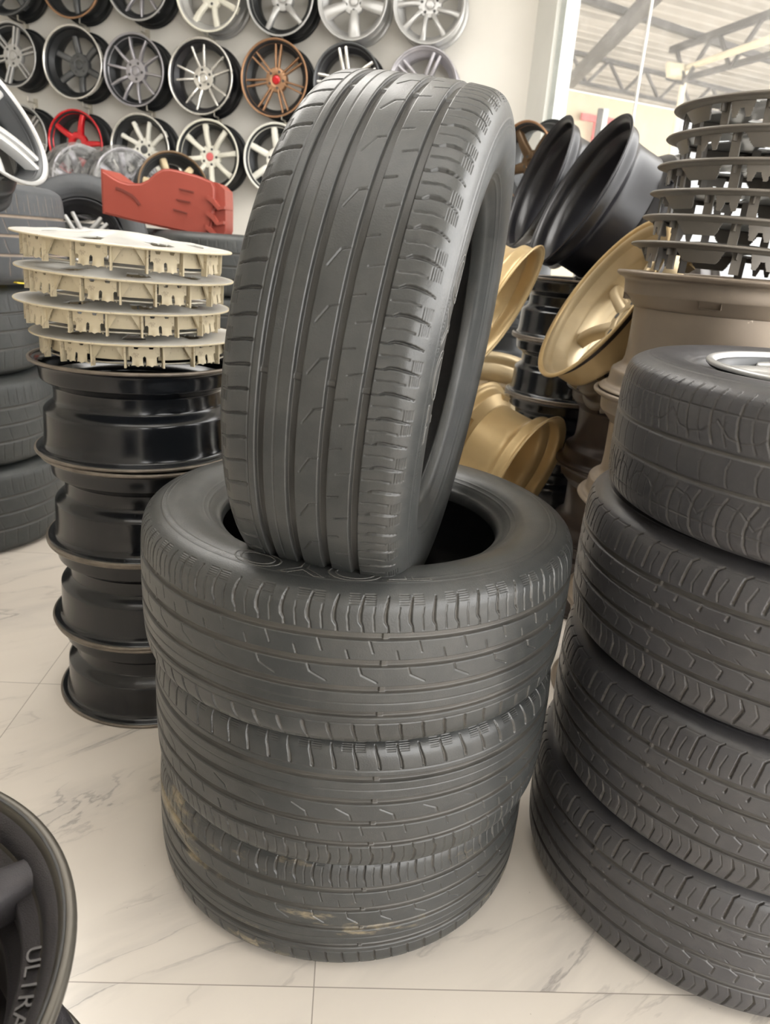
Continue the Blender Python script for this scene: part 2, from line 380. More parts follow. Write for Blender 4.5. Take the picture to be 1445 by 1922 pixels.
def pat_sport(X, S, P):      # four straight grooves, hooked sipes, dash patches on the shoulders
    D = np.zeros(np.broadcast(X, S).shape)
    for c in (-54, -18, 18, 54): D = np.maximum(D, gcirc(S, c, 9.2, 6.4, 1.7) + 0 * X)
    twi = (np.abs((X % (12 * P)) - 5 * P) < 4.0); D = np.where(twi & (D > 4.4), 4.4, D)
    D = np.maximum(D, gcirc(S, -37, 1.1, 1.0, 1.0) + 0 * X); D = np.maximum(D, gcirc(S, -67, 1.3, 1.3, 1.0) + 0 * X)
    D = np.maximum(D, gcirc(S, 88, .01, 0, 1) + 0 * X)
    P2 = 2 * P
    D = np.maximum(D, poly(X, S, P, [(3, -70.5, 3.8), (1.5, -80, 3.4), (-2.5, -93, 2.2), (-4, -103, 1.2)], 3.2))
    D = np.maximum(D, poly(X, S, P2, [(0, 13.5, 1.6), (-3.5, 3, 1.5), (-22, -7, 1.1)], 1.8))
    D = np.maximum(D, poly(X, S, P2, [(12, 22, 1.4), (16, 36, 1.2)], 1.8))
    D = np.maximum(D, poly(X, S, P2, [(-10, 50, 1.5), (-15.5, 33, 1.2)], 1.8))
    D = np.maximum(D, poly(X, S, P, [(-2, 58, 1.2), (-1, 67, 1.3), (2.2, 73, 3.2), (2.6, 81, 3.4), (1.2, 93, 2.4), (-1.5, 104, 1.3)], 3.0))
    D = np.maximum(D, poly(X, S, P, [(P / 2, 62, 1.2), (P / 2 + 2, 80, 1.1), (P / 2 + .5, 91, 1.0)], 1.8))
    for sg, x0 in ((1, 0), (-1, -3)):
        for k in range(5):
            sc = sg * (94.5 + 2.9 * k)
            for j in (-1, 1):
                D = np.maximum(D, seg(X, S, P2, (x0 + j * 3.2, sc), (x0 + j * 15, sc), 1.1, 1.1, 1.1, .5))
    return D
def pat_touring(X, S, P):     # four grooves with ticked edges, chevron sipes, slotted shoulders
    D = np.zeros(np.broadcast(X, S).shape)
    for c, wd in ((-53, 7.5), (-18, 8.5), (18, 8.5), (52, 8.5)): D = np.maximum(D, gcirc(S, c, wd, 6.4, 1.6) + 0 * X)
    twi = (np.abs((X % (10 * P)) - 4 * P) < 3.5); D = np.where(twi & (D > 4.0), 4.0, D)
    D = np.maximum(D, poly(X, S, P, [(0, 46, 1.0), (2, 39, 3.4)], 2.4))
    D = np.maximum(D, poly(X, S, P, [(6, 24, 1.3), (12, 30, .8)], 1.6))
    D = np.maximum(D, poly(X, S, P, [(3, 13, 1.4), (-3, 7, .9)], 1.6))
    D = np.maximum(D, poly(X, S, P, [(9, -13, 1.3), (16, -7, .9)], 1.6))
    D = np.maximum(D, poly(X, S, P, [(5, -23, 1.6), (-7, -30, 1.5), (-4, -43, 1.4)], 2.0))
    D = np.maximum(D, poly(X, S, P, [(0, 63, 3.2), (-3, 82, 3.0), (-6, 99, 2.2), (-13, 105, 1.2)], 3.2))
    D = np.maximum(D, poly(X, S, P, [(P / 2, 60, 1.1), (P / 2 + 2, 70, 1.2), (P / 2 - 5, 92, 1.0)], 1.8))
    D = np.maximum(D, poly(X, S, P, [(0, -59, .9), (-5, -74, 2.8), (1, -95, 2.8), (3, -104, 1)], 3.2))
    D = np.maximum(D, poly(X, S, P, [(P / 2, -60, .9), (P / 2 - 5, -76, 1.1), (P / 2 + 1, -95, 1)], 1.8))
    D = np.maximum(D, gcirc(S, 103, 1.0, .8, 1) + 0 * X)
    return D
def pat_arc(X, S, P):         # older all season tyre: curved sipes and shallow grooves
    D = np.zeros(np.broadcast(X, S).shape)
    for c in (-70, 70): D = np.maximum(D, gcirc(S, c, 1.6, 1.2, 1.2) + 0 * X)
    for c in (-22, 22): D = np.maximum(D, gcirc(S, c, 5, 2.2, 2.0) + 0 * X)
    for sg in (-1, 1):
        for h, wd, dp in ((0, 2.4, 1.8), (P / 2, 1.1, 1.4)):
            D = np.maximum(D, poly(X, S, P, [(h, sg * 30, wd), (h + 7, sg * 46, wd), (h + 10, sg * 64, wd), (h + 8, sg * 82, wd), (h + 2, sg * 100, .9)], dp))
    D = np.maximum(D, poly(X, S, P, [(0, -26, 1.0), (8, -12, 1.2), (10, 4, 1.2), (4, 24, 1.0)], 1.4))
    for k in (-1, 1): D = np.maximum(D, poly(X, S, 2 * P, [(0, k * 60, 1.3), (P * .5, k * 42, 1.3), (P, k * 38, 1.3), (P * 1.5, k * 42, 1.3), (2 * P, k * 60, 1.3)], 1.2))
    return D
def pat_truck(X, S, P):       # three straight grooves, plain sipes
    D = np.zeros(np.broadcast(X, S).shape)
    for c in (-56, -2, 52): D = np.maximum(D, gcirc(S, c, 7, 4, 2.4) + 0 * X)
    D = np.maximum(D, poly(X, S, P, [(0, 62, 1.6), (3, 90, 2.2), (1, 116, 1.4)], 2.4, .8))
    D = np.maximum(D, poly(X, S, P, [(P / 2, 68, 1.2), (P / 2 + 1, 92, 1.4)], 1.6, .8))
    D = np.maximum(D, poly(X, S, 2 * P, [(0, 8, 1.6), (6, 24, 1.8), (12, 44, 1.5)], 2.0, .8))
    D = np.maximum(D, poly(X, S, 2 * P, [(0, -50, 1.6), (8, -30, 1.8), (12, -12, 1.5)], 2.0, .8))
    D = np.maximum(D, poly(X, S, P, [(0, -62, 1.6), (3, -90, 2.2), (1, -116, 1.4)], 2.4, .8))
    return D

def side_rings(kind):
    def f(th, S, s0):   # returns raised height in mm; S measured from shoulder edge outward
        q = np.abs(S) - s0
        h = .7 * np.exp(-((q - 9) / .8) ** 2) + .6 * np.exp(-((q - 16) / .7) ** 2) + .5 * np.exp(-((q - 78) / 1.2) ** 2) + .45 * np.exp(-((q - 70) / .8) ** 2)
        h = h + 0 * th
        if kind == 'hatch':
            band = (q > 10.5) & (q < 15) & ((np.abs(np.sin(th * 1.5)) > .25))
            h = h + np.where(band, .35 * (np.sin(th * 520) > 0), 0)
        return h
    return f
def make_tyre_meshes(key, R, W, rb, patf, N, per=28, ds=.9, sm_na=720, scale_s=1.0, rings='plain', hatch_na=None):
    O, s, ssh, I = tyre_profile(R, W, rb)
    # tread
    t = np.linspace(-ssh, ssh, int(2 * ssh * 1000 / ds)); z, r, nz, nr = resample(O, s, t)
    na = N * per; u = np.arange(na) * (N / na); th = warp(u, N)
    P = 2 * pi * R * 1000 / N; X = (-u * P)[:, None]; S = np.broadcast_to((t * 1000 * scale_s)[None, :], (1, len(t))) + 0 * X
    D = patf(X, S, P) + .0
    edge = sstep((ssh - np.abs(t)) / .002)[None, :]
    Dm = D * edge / 1000
    rr = r[None, :] - nr[None, :] * Dm; zz = z[None, :] - nz[None, :] * Dm
    V = np.stack([rr * np.cos(th)[:, None], rr * np.sin(th)[:, None], zz], -1)
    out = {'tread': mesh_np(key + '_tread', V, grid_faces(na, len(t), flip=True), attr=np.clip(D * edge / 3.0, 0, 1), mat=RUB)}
    # sidewalls
    f = side_rings(rings)
    for nm, sg in (('upper', 1), ('lower', -1)):
        n2 = hatch_na or sm_na; th2 = np.linspace(0, 2 * pi, n2, endpoint=False)
        t2 = np.r_[np.arange(ssh, s[-1], .0011 if hatch_na else .0022), s[-1]] * sg
        if sg < 0: t2 = t2[::-1]
        z, r, nz, nr = resample(O, s, t2)
        h = f(th2[:, None], (t2 * 1000)[None, :], ssh * 1000) / 1000
        rr = r[None, :] + nr[None, :] * h; zz = z[None, :] + nz[None, :] * h
        V = np.stack([rr * np.cos(th2)[:, None], rr * np.sin(th2)[:, None], zz], -1)
        out[nm] = mesh_np(key + '_side', V, grid_faces(n2, len(t2), flip=True), attr=np.zeros(n2 * len(t2)), mat=RUB)
    th3 = np.linspace(0, 2 * pi, 240, endpoint=False)
    V = np.stack([np.outer(np.cos(th3), I[:, 1]), np.outer(np.sin(th3), I[:, 1]), np.tile(I[:, 0], (240, 1))], -1)
    out['liner'] = mesh_np(key + '_liner', V, grid_faces(240, len(I), flip=True), attr=np.zeros(240 * len(I)), mat=RUB_IN)
    out['prof'] = (O, s, ssh)
    return out
def tyre(meshes, label, mat=None, group=None, dust=1.0, patch=0.0):
    root = empty('tyre', label, 'tyre', group); mat = None if mat is RUB else mat
    a = link('tread', meshes['tread'], root, mat)
    b = link('sidewall', meshes['upper'], root, mat); c = link('sidewall', meshes['lower'], root, mat)
    link('inner_liner', meshes['liner'], root)
    for o in (a, b, c): o.color = (dust, patch, 0, 1)
    return root
def text_mesh(txt, size, outline=.0, ext=.0005):
    c = bpy.data.curves.new('t', 'FONT'); c.body = txt; c.size = size; c.align_x = 'CENTER'; c.align_y = 'CENTER'; c.resolution_u = 6
    if outline: c.fill_mode = 'NONE'; c.bevel_depth = outline; c.bevel_resolution = 1
    else: c.extrude = ext
    o = bpy.data.objects.new('t', c); COL.objects.link(o)
    dg = bpy.context.evaluated_depsgraph_get(); me = bpy.data.meshes.new_from_object(o.evaluated_get(dg))
    bpy.data.objects.remove(o); bpy.data.curves.remove(c)
    return me
def letter_ring(name, txt, size, r0, th0, prof, side, mat, parent, outline=.0006, lift=.0002, stretch=1.0, upside=False, ext=.0005):
    """text wrapped on a sidewall: centre radius r0, centre angle th0; side +1 / -1"""
    me = text_mesh(txt, size, outline, ext); n = len(me.vertices); co = np.empty(n * 3, np.float32); me.vertices.foreach_get('co', co); co = co.reshape(-1, 3)
    O, s, ssh = prof; m = s > ssh * .9; rs = O[m, 1]; zs = O[m, 0]; o = np.argsort(rs)
    # reading with letter tops pointing outward, seen from the side the face looks to
    sg = -1 if upside else 1
    r = r0 + co[:, 1] * sg; th = th0 - sg * side * co[:, 0] * stretch / r0
    z = np.interp(r, rs[o], zs[o]) + lift + co[:, 2]
    V = np.c_[r * np.cos(th), r * np.sin(th), z * side]; me.vertices.foreach_set('co', V.astype(np.float32).ravel()); me.update()
    me.materials.clear(); me.materials.append(mat); return link(name, me, parent)

TA = make_tyre_meshes('sport', .33, .227, .212, pat_sport, 70, 28, .85, hatch_na=1500, rings='hatch')
G1 = 'worn tyres stacked in the middle'
TPOS = [(-.0422, 1.162, .1135, 1, 2.1), (-.0323, 1.127, .3405, -1, .7), (-.0378, 1.098, .5675, 1, 1.0)]
tl = ['black tyre with tan dust stains on the floor, bottom of the middle stack',
      'black tyre in the centre of the middle stack, right above the dust-stained one',
      'lying black tyre holding the standing tyre in its hole']
tA = []
for (x, y, z, fl_, sp), lb in zip(TPOS, tl):
    t = tyre(TA, lb, RUB, G1, .8, 1.0 if 'tan dust' in lb else 0)
    pose(t, (x, y, z), (0, 0, fl_), sp); tA.append(t)
stand = tyre(TA, 'upright black tyre standing in the hole of the lying tyre below it', RUB, None, .12)
SY, SP_ = radians(-11.76), radians(-5.3)
STN = Vector((cos(SY) * cos(SP_), sin(SY) * cos(SP_), sin(SP_)))
pose(stand, (-.0125, 1.0493, .9185), STN, .35)
stand.matrix_world = stand.matrix_world @ Matrix.Diagonal((1, 1, .985, 1))
top_side = [c for c in tA[2].children if c.data == TA['upper']][0]
LETM = paint('lettering_rubber', (.085, .083, .078), .45)
for t_, sp in ((tA[2], 1.0),):
    a0 = -pi / 2 - sp
    letter_ring('raised_lettering', 'TOYO', .046, .279, a0 - .10, TA['prof'], 1, LETM, top_side, .0007, stretch=1.9)
ss = [c for c in stand.children if c.data == TA['upper']][0]
letter_ring('raised_lettering', 'TOYO', .040, .275, 2.6, TA['prof'], 1, LETM, ss, .0007, stretch=1.7)

TB = make_tyre_meshes('touring', .3436, .2387, .222, pat_touring, 66, 28, .95, hatch_na=1000)
G2 = 'ribbed tyres stacked at the right edge'
BPOS = [(.662, 1.137, .1194, 1, .3), (.6688, 1.1132, .3581, 1, 1.3), (.6682, 1.1122, .5968, 1, 2.2)]
bl_ = ['ribbed black tyre at the bottom of the right-hand stack, touching the floor',
       'ribbed black tyre second from the floor in the right-hand stack',
       'ribbed black tyre directly under the right-hand tyre with the silver wheel']
tB = []
for (x, y, z, f_, sp), lb in zip(BPOS, bl_):
    t = tyre(TB, lb, RUB_C, G2); pose(t, (x, y, z), (0, 0, f_), sp); tB.append(t)
    sd = [c for c in t.children if c.data == TB['upper']][0]
    letter_ring('raised_lettering', 'Continental', .017, .305, radians(-118) - sp, TB['prof'], 1, LETM, sd, 0, stretch=1.2)
TE = make_tyre_meshes('column', .33, .262, .215, pat_truck, 60, 12, 2.4, sm_na=240)
TC = make_tyre_meshes('season', .3234, .215, .205, pat_arc, 60, 26, 1.1)

# ------------------------------------------------------------------ wheels
def barrel_mesh(key, R, w, mat, n=128, deep=.5, t=.006, steel=False, inside=None):
    h = w / 2
    if steel:   # pressed steel rim: narrow well near the upper flange, wide body below
        o = [(R - .001, h), (R + .0005, h - .003), (R - .0045, h - .008), (R - .013, h - .011), (R - .017, h - .018), (R - .019, h - .040), (R - .022, h - .046),
             (R - .040, h - .058), (R - .043, h - .066), (R - .043, h - .086), (R - .040, h - .094), (R - .024, h - .108), (R - .021, h - .118), (R - .0195, -h + .040), (R - .017, -h + .018), (R - .013, -h + .011), (R - .0045, -h + .008), (R + .0005, -h + .003), (R - .001, -h)]
    else:
        a = h - w * .16; b = h - w * .16 - .035
        o = [(R - .001, h), (R + .0005, h - .003), (R - .004, h - .008), (R - .014, h - .012), (R - .018, h - .020), (R - .020, a), (R - .024, a - .006),
             (R - .044, b + .006), (R - .047, b - .004), (R - .046, -h + .075), (R - .030, -h + .052), (R - .021, -h + .044), (R - .018, -h + .020), (R - .013, -h + .012), (R - .004, -h + .008), (R + .0005, -h + .003), (R - .001, -h)]
    o = np.array(o); cc = catmull(o, 4)
    inn = cc.copy()
    d = np.gradient(cc, axis=0); L = np.hypot(d[:, 0], d[:, 1]) + 1e-9
    inn[:, 0] = cc[:, 0] + d[:, 1] / L * t; inn[:, 1] = cc[:, 1] - d[:, 0] / L * t
    inn[:, 0] = np.minimum(inn[:, 0], cc[:, 0] - t * .5)
    inn[:, 1] = np.clip(inn[:, 1], -h + .0005, h - .0005)
    prof = np.vstack([cc, inn[::-1]])
    me = lathe(key, prof, mat, n, True)
    if inside:
        me.materials.append(inside); nv = len(prof); idx = np.tile((np.arange(nv) >= len(cc)).astype(np.int32), n)
        me.polygons.foreach_set('material_index', idx)
    return me
def lip_mesh(key, R, w, mat, dish, n=128):
    """machined front lip: flange face and the inner wall down to the disc"""
    h = w / 2
    p = [(R + .001, h - .004), (R + .0015, h), (R - .001, h + .003), (R - .006, h + .003), (R - .010, h), (R - .014, h - .008), (R - .018, h - .016),
         (R - .0215, h - max(dish, .02)), (R - .026, h - max(dish, .02) - .004), (R - .027, h - max(dish, .02) - .004), (R - .022, h - .018), (R - .014, h - .012), (R - .006, h - .006)]
    return lathe(key, catmull(p + [p[0]], 4)[:-1], mat, n, True)
def spoke_mesh(key, r0, r1, w0, w1, z0, z1, th, mat, bow=.0, twist=0.0, off=0.0, off1=None, mid=1.0):
    """one spoke along +X with a rounded top, from hub radius to rim radius"""
    if off1 is None: off1 = off
    st = 9; V = []
    for i in range(st):
        f = i / (st - 1); r = r0 + (r1 - r0) * f; wd = (w0 + (w1 - w0) * f) * (1 - (1 - mid) * sin(pi * f)); z = z0 + (z1 - z0) * f + bow * sin(pi * f); yc = off + (off1 - off) * f + twist * sin(pi * f * .5) ** 2
        hw = wd / 2; b = min(.3 * hw, .006)
        for (y, zz) in ((-hw, -th), (-hw, -b), (-hw + b, 0), (-hw * .3, .0012), (hw * .3, .0012), (hw - b, 0), (hw, -b), (hw, -th)):
            V.append((r, yc + y, z + zz))
    V = np.array(V).reshape(st, 8, 3); F = grid_faces(st, 8, False, True)
    me = mesh_np(key, V, F, True, mat=mat); me.set_sharp_from_angle(angle=radians(50)); return me
def hub_mesh(key, rh, z, th, mat, nb=5, pcd=.054):
    prof = [(.0, z - .004), (.028, z - .004), (.030, z), (.034, z + .002), (rh * .7, z + .001), (rh - .004, z - .001), (rh, z - .006), (rh, z - th), (.028, z - th), (0, z - th)]
    return lathe(key, prof, mat, 64, False, True, 40)
def holes_mesh(key, z, mat, nb=5, pcd=.050, r=.009):
    bm = bmesh.new()
    for k in range(nb):
        a = 2 * pi * k / nb + .3
        tube(bm, (pcd * cos(a), pcd * sin(a), z - .006), (pcd * cos(a), pcd * sin(a), z + .0022), r, 14)
    return bm_mesh(key, bm, mat)
WMCACHE = {}
def wheel(name, label, R=.225, w=.20, style='s5', spoke=SILVER, lip=None, barrel=DARKBARREL, dish=.03, group=None, cat='wheel', capm=None, opening=False, gmat=None, inner=None):
    key = (style, R, w, spoke.name, dish)
    root = empty(name, label, cat, group)
    h = w / 2; zr = h - dish; lip = lip or spoke
    kb = (R, w, barrel.name, inner.name if inner else '')
    if kb not in WMCACHE: WMCACHE[kb] = barrel_mesh('barrel', R, w, barrel, inside=inner)
    link('barrel', WMCACHE[kb], root)
    kl = ('lip', R, w, lip.name, dish)
    if kl not in WMCACHE: WMCACHE[kl] = lip_mesh('rim_lip', R, w, lip, dish)
    link('rim_lip', WMCACHE[kl], root)
    r1 = R - .021; rh = .075; zh = zr - .012
    sp = []       # list of (mesh, angle)
    S = style
    def sm(*a, **k): return spoke_mesh('spoke', *a, spoke, **k)
    if S == 's5': m = sm(.05, r1, .060, .040, zh, zr, .028, bow=.008); sp = [(m, k * 72) for k in range(5)]
    elif S == 's5u': m = sm(.05, r1 + .003, .085, .030, zh, zr + .008, .03, bow=.008, mid=.9); sp = [(m, k * 72) for k in range(5)]
    elif S == 's5wide': m = sm(.045, r1, .050, .082, zh, zr, .028, bow=.006); sp = [(m, k * 72) for k in range(5)]
    elif S == 's5star': m = sm(.05, r1, .046, .030, zh, zr, .03, bow=.01, twist=.012); sp = [(m, k * 72) for k in range(5)]
    elif S == 's6': m = sm(.06, r1, .042, .040, zh - .012, zr - .004, .028, bow=.012); sp = [(m, k * 60) for k in range(6)]
    elif S == 's7': m = sm(.055, r1, .036, .046, zh, zr, .03, bow=.012, mid=.8); sp = [(m, k * 360 / 7) for k in range(7)]
    elif S == 's8': m = sm(.055, r1, .032, .042, zh, zr, .028, bow=.014, mid=.8); sp = [(m, k * 45) for k in range(8)]
    elif S == 's9': m = sm(.055, r1, .030, .040, zh, zr, .026, bow=.012, twist=.02, mid=.75); sp = [(m, k * 40) for k in range(9)]
    elif S == 's10': m = sm(.055, r1, .022, .012, zh - .01, zr, .024, bow=.012); sp = [(m, k * 36) for k in range(10)]
    elif S == 'twin6':
        a = sm(.055, r1, .014, .013, zh, zr, .024, off=.013, off1=.016); b = sm(.055, r1, .014, .013, zh, zr, .024, off=-.013, off1=-.016); sp = [(m, k * 60) for k in range(6) for m in (a, b)]
    elif S == 'twin7':
        a = sm(.055, r1, .012, .011, zh, zr, .022, off=.009, off1=.020); b = sm(.055, r1, .012, .011, zh, zr, .022, off=-.009, off1=-.020); sp = [(m, k * 360 / 7) for k in range(7) for m in (a, b)]
    elif S == 'v5':
        a = sm(.05, r1, .020, .014, zh - .012, zr, .026, off=.012, off1=.048, bow=.008); b = sm(.05, r1, .020, .014, zh - .012, zr, .026, off=-.012, off1=-.048, bow=.008); sp = [(m, k * 72) for k in range(5) for m in (a, b)]
    elif S == 'twin5':
        a = sm(.05, r1, .022, .020, zh, zr, .028, off=.016, off1=.022, bow=.006); b = sm(.05, r1, .022, .020, zh, zr, .028, off=-.016, off1=-.022, bow=.006); sp = [(m, k * 72) for k in range(5) for m in (a, b)]
    kk = ('sp', key)
    if kk in WMCACHE: sp = WMCACHE[kk]
    else: WMCACHE[kk] = sp
    for m, a in sp:
        o = link('spoke', m, root); o.rotation_euler = (0, 0, radians(a + 90))
    if opening:   # open centre bore
        link('hub', lathe('hub', [(.030, zh - .03), (.032, zh), (.036, zh + .003), (rh - .006, zh + .003), (rh, zh - .004), (rh, zh - .03)], spoke, 64, True, True, 40), root)
    else:
        kh = ('hub', zh, spoke.name)
        if kh not in WMCACHE: WMCACHE[kh] = hub_mesh('hub', rh, zh, .035, spoke)
        link('hub', WMCACHE[kh], root)
        cap = link('centre_cap', lathe('centre_cap', [(0, zh + .002), (.020, zh + .002), (.026, zh + .0005), (.027, zh - .003)], capm or spoke, 32), root)
    link('lug_hole', holes_mesh('lug_hole', zh, DARKGAP), root)['kind'] = 'stuff'
    return root

# wheels hung on the wall, three rows
GW = 'wheels hung in rows on the wall'
WALLW = [
 # u, z, style, spoke, lip, barrel, dish, label, R, extra
 (-2.89, 2.585, 's5', GUN, GUN, DARKBARREL, .05, 'dark wheel cut off by the top edge, leftmost of the top wall row', .225, {}),
 (-2.385, 2.575, 's5star', GUN, BRONZE, DARKBARREL, .05, 'dark five-spoke wheel with brownish lip in the top wall row', .225, {}),
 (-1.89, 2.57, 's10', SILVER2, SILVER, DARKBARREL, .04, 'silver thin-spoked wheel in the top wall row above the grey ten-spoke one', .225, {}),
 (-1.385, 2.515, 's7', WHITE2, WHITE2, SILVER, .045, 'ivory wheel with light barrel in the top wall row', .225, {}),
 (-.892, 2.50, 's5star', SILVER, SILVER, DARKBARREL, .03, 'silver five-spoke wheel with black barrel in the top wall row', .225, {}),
 (-.412, 2.486, 's5wide', SILVER, SILVER, SILVER, .02, 'silver wheel with five wide flared spokes in the top wall row', .225, {}),
 (.078, 2.476, 's9', SILVER, SILVER, SILVER, .02, 'silver many-spoked wheel at the right end of the top wall row', .225, {}),
 (-2.885, 2.125, 'twin6', SILVER, SILVER, DARKBARREL, .015, 'silver wheel with paired spokes at the left end of the middle wall row', .205, {}),
 (-2.40, 2.09, 's6', GUN, POLISH, DARKBARREL, .07, 'dark grey six-spoke wheel with polished lip in the middle wall row', .228, {}),
 (-1.937, 2.055, 's10', SILVER2, SILVER2, DARKBARREL, .015, 'purplish grey ten-spoke wheel in the middle wall row', .225, {}),
 (-1.446, 2.03, 'v5', POLISH, POLISH, BLACKA, .04, 'black wheel with ten machined spokes and bright lip on the wall', .232, {'inner': BLACKA}),
 (-.922, 2.035, 'twin7', BRONZE, BRONZE, DARKBARREL, .03, 'bronze wheel with many thin spokes and red centre cap', .232, {'capm': RED}),
 (-.425, 2.03, 'twin5', POLISH, GUN, BLACKA, .015, 'dark and bright twin-spoke wheel half hidden behind the standing tyre', .225, {}),
 (.075, 2.02, 'twin5', SILVER2, SILVER2, SILVER2, .02, 'silver wheel peeking over the right of the standing tyre', .225, {}),
 (-2.86, 1.60, 'twin6', SILVER, SILVER, DARKBARREL, .015, 'silver wheel in the lowest wall row behind the leaning silver wheel', .22, {}),
 (-2.415, 1.585, 's5star', RED, RED, DARKBARREL, .015, 'bright red five-spoke wheel in the lowest wall row', .215, {'opening': True}),
 (-1.911, 1.57, 's9', WHITE, POLISH, DARKBARREL, .05, 'white nine-spoke wheel with polished lip in the lowest wall row', .225, {'capm': GUN}),
 (-1.400, 1.545, 's8', WHITE2, WHITE2, DARKBARREL, .03, 'cream eight-spoke wheel in the lowest wall row', .232, {'capm': SIGNRED}),
 (-.905, 1.55, 's6', WHITE, WHITE, DARKBARREL, .02, 'white wheel in the lowest wall row cut off by the standing tyre', .225, {}),
]
def hook_label(lb):
    w_ = lb.replace(' with ', ', ').split(); return 'wall hook above the ' + ' '.join(w_[:12])
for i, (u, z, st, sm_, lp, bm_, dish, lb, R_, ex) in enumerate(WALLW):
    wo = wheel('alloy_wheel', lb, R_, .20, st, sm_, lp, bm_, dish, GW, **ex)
    pose(wo, wallp(u, z, .12), wn, radians((i * 37) % 72 if st != 's6' else 6))
    # bracket that carries it
    bm = bmesh.new(); c = wallp(u, z + R_ + .035, 0)
    bar(bm, c + wn * .001, c + wn * .012, .03, .06); tube(bm, c + wn * .008, c + wn * .10, .005); tube(bm, c + wn * .10, c + wn * .10 + Vector((0, 0, .03)), .005)
    tube(bm, c + wn * .03, c + wn * .03 - Vector((0, 0, .055)), .004)
    tag(link('wall_hook', bm_mesh('wall_hook', bm, HOOK)), hook_label(lb), 'hook', 'wall hooks above the wheels')

# ------------------------------------------------------------------ steel rims, left stack
SR = barrel_mesh('steel_barrel', .22, .197, BLACK, 160, steel=True, t=.004)
def steel_disc():
    bm = bmesh.new(); n = 96
    prof = [(.178, -.035), (.165, -.012), (.150, .006), (.125, .018), (.098, .014), (.085, .004), (.060, .0), (.033, .0)]
    rings = []
    for k in range(n):
        a = 2 * pi * k / n; rings.append([bm.verts.new((r * cos(a), r * sin(a), z)) for r, z in prof])
    for k in range(n):
        for j in range(len(prof) - 1):
            if j in (2, 3) and (k % 12) < 5: continue
            A, B = rings[k], rings[(k + 1) % n]; bm.faces.new((A[j], B[j], B[j + 1], A[j + 1]))
    bmesh.ops.solidify(bm, geom=bm.faces[:], thickness=.004)
    return bm_mesh('steel_disc', bm, BLACK)
SD = steel_disc()
SE = lathe('edge_ring', catmull([(.2212, -.0035), (.2222, 0), (.2205, .0028), (.216, .003), (.214, 0), (.2165, -.0026), (.2212, -.0035)], 4)[:-1], EDGE, 128, True)
RP = [(-.539, 1.611), (-.542, 1.610), (-.539, 1.605), (-.553, 1.614)]
rl = ['black steel rim at the floor, bottom of the left rim stack', 'black steel rim second from the floor in the left rim stack',
      'black steel rim third from the floor in the left rim stack', 'scratched black steel rim at the top, right beneath the beige covers']
for k, (x, y) in enumerate(RP):
    r = empty('steel_rim', rl[k], 'wheel rim', 'black steel rims in the left stack')
    link('barrel', SR, r); link('disc', SD, r)
    for s_ in (1, -1):
        e = link('edge_ring', SE, r); e.location = (0, 0, s_ * (.0985 - .003)); e['label'] = 'worn brownish edge'
    pose(r, (x, y, .0995 + k * .198), (0, 0, 1), k * 1.7)

# ------------------------------------------------------------------ beige wheel covers
def masked_arc(name, r, a0, a1, z0, z1, holes, mat, t=.0022, na=60, nz=44, bulge=None):
    """curved plate with holes; holes(a, z) in mm -> True where open"""
    bm = bmesh.new(); V = {}
    def vert(i, j):
        if (i, j) not in V:
            a = a0 + (a1 - a0) * i / na; z = z0 + (z1 - z0) * j / nz
            rr = r + (bulge((i / na), (j / nz)) if bulge else 0)
            V[(i, j)] = bm.verts.new((rr * cos(a), rr * sin(a), z))
        return V[(i, j)]
    Wm = (a1 - a0) * r * 1000; Hm = abs(z1 - z0) * 1000
    for i in range(na):
        for j in range(nz):
            if holes((i + .5) / na * Wm - Wm / 2, (j + .5) / nz * Hm): continue
            bm.faces.new((vert(i, j), vert(i + 1, j), vert(i + 1, j + 1), vert(i, j + 1)))
    bmesh.ops.recalc_face_normals(bm, faces=bm.faces)
    bmesh.ops.solidify(bm, geom=bm.faces[:], thickness=t)
    return bm_mesh(name, bm, mat, True, 40)
def clip_holes(x, z):     # x -28..28, z 0 (bottom) .. 46 (top)
    for c in (-26, 0, 26):
        if abs(x - c) < 3.2 and 8 < z < 20 and True: return True
        if (x - c) ** 2 + (z - 20) ** 2 < 10: return True
        if abs(x - c) < 2.2 and z < 8: return True
    for c in (-15, 13):
        if z > 37 and abs(x - c) < 7 - (46 - z) * .4: return True
    if z < 4 + 2.5 * abs(math.sin(x * .24)): return True
    return False
def clip_bulge(u, v):
    return .004 * (1 - min(1, v * 2.3)) * (1 + .6 * cos(u * 6 * pi)) if v < .45 else 0
RCV = .188; HCV = .048
CLIP = masked_arc('clip', RCV + .002, -.152, .152, -HCV, -.003, clip_holes, BEIGE, .0025, 56, 44, clip_bulge)
WALLSEG = masked_arc('inner_wall', RCV - .010, -.20, .20, -HCV + .014, -.003, lambda x, z: False, BEIGE, .002, 20, 6)
def gusset(sg_):
    bm = bmesh.new()
    for sg in (sg_,):
        a = sg * .185; p = Vector((cos(a), sin(a), 0)); q = Vector((-sin(a), cos(a), 0))
        # post
        box(bm, p * (RCV + .001) + Vector((0, 0, -.024)), (.012, .0035, .046), Matrix.Rotation(a, 3, 'Z'))
        # triangular web leaning into the gap
        for w_ in (1,):
            pts = [p * RCV + Vector((0, 0, -.003)), p * RCV + q * sg * .022 + Vector((0, 0, -.003)), p * RCV + q * sg * .002 + Vector((0, 0, -.034))]
            f = [bm.verts.new(x) for x in pts]; g = [bm.verts.new(x - p * .004) for x in pts]
            bm.faces.new(f); bm.faces.new(g[::-1])
            for i in range(3): bm.faces.new((f[i], f[(i + 1) % 3], g[(i + 1) % 3], g[i]))
    return bm_mesh('gusset', bm, BEIGE, False)
GUS = gusset(1); GUS2 = gusset(-1)
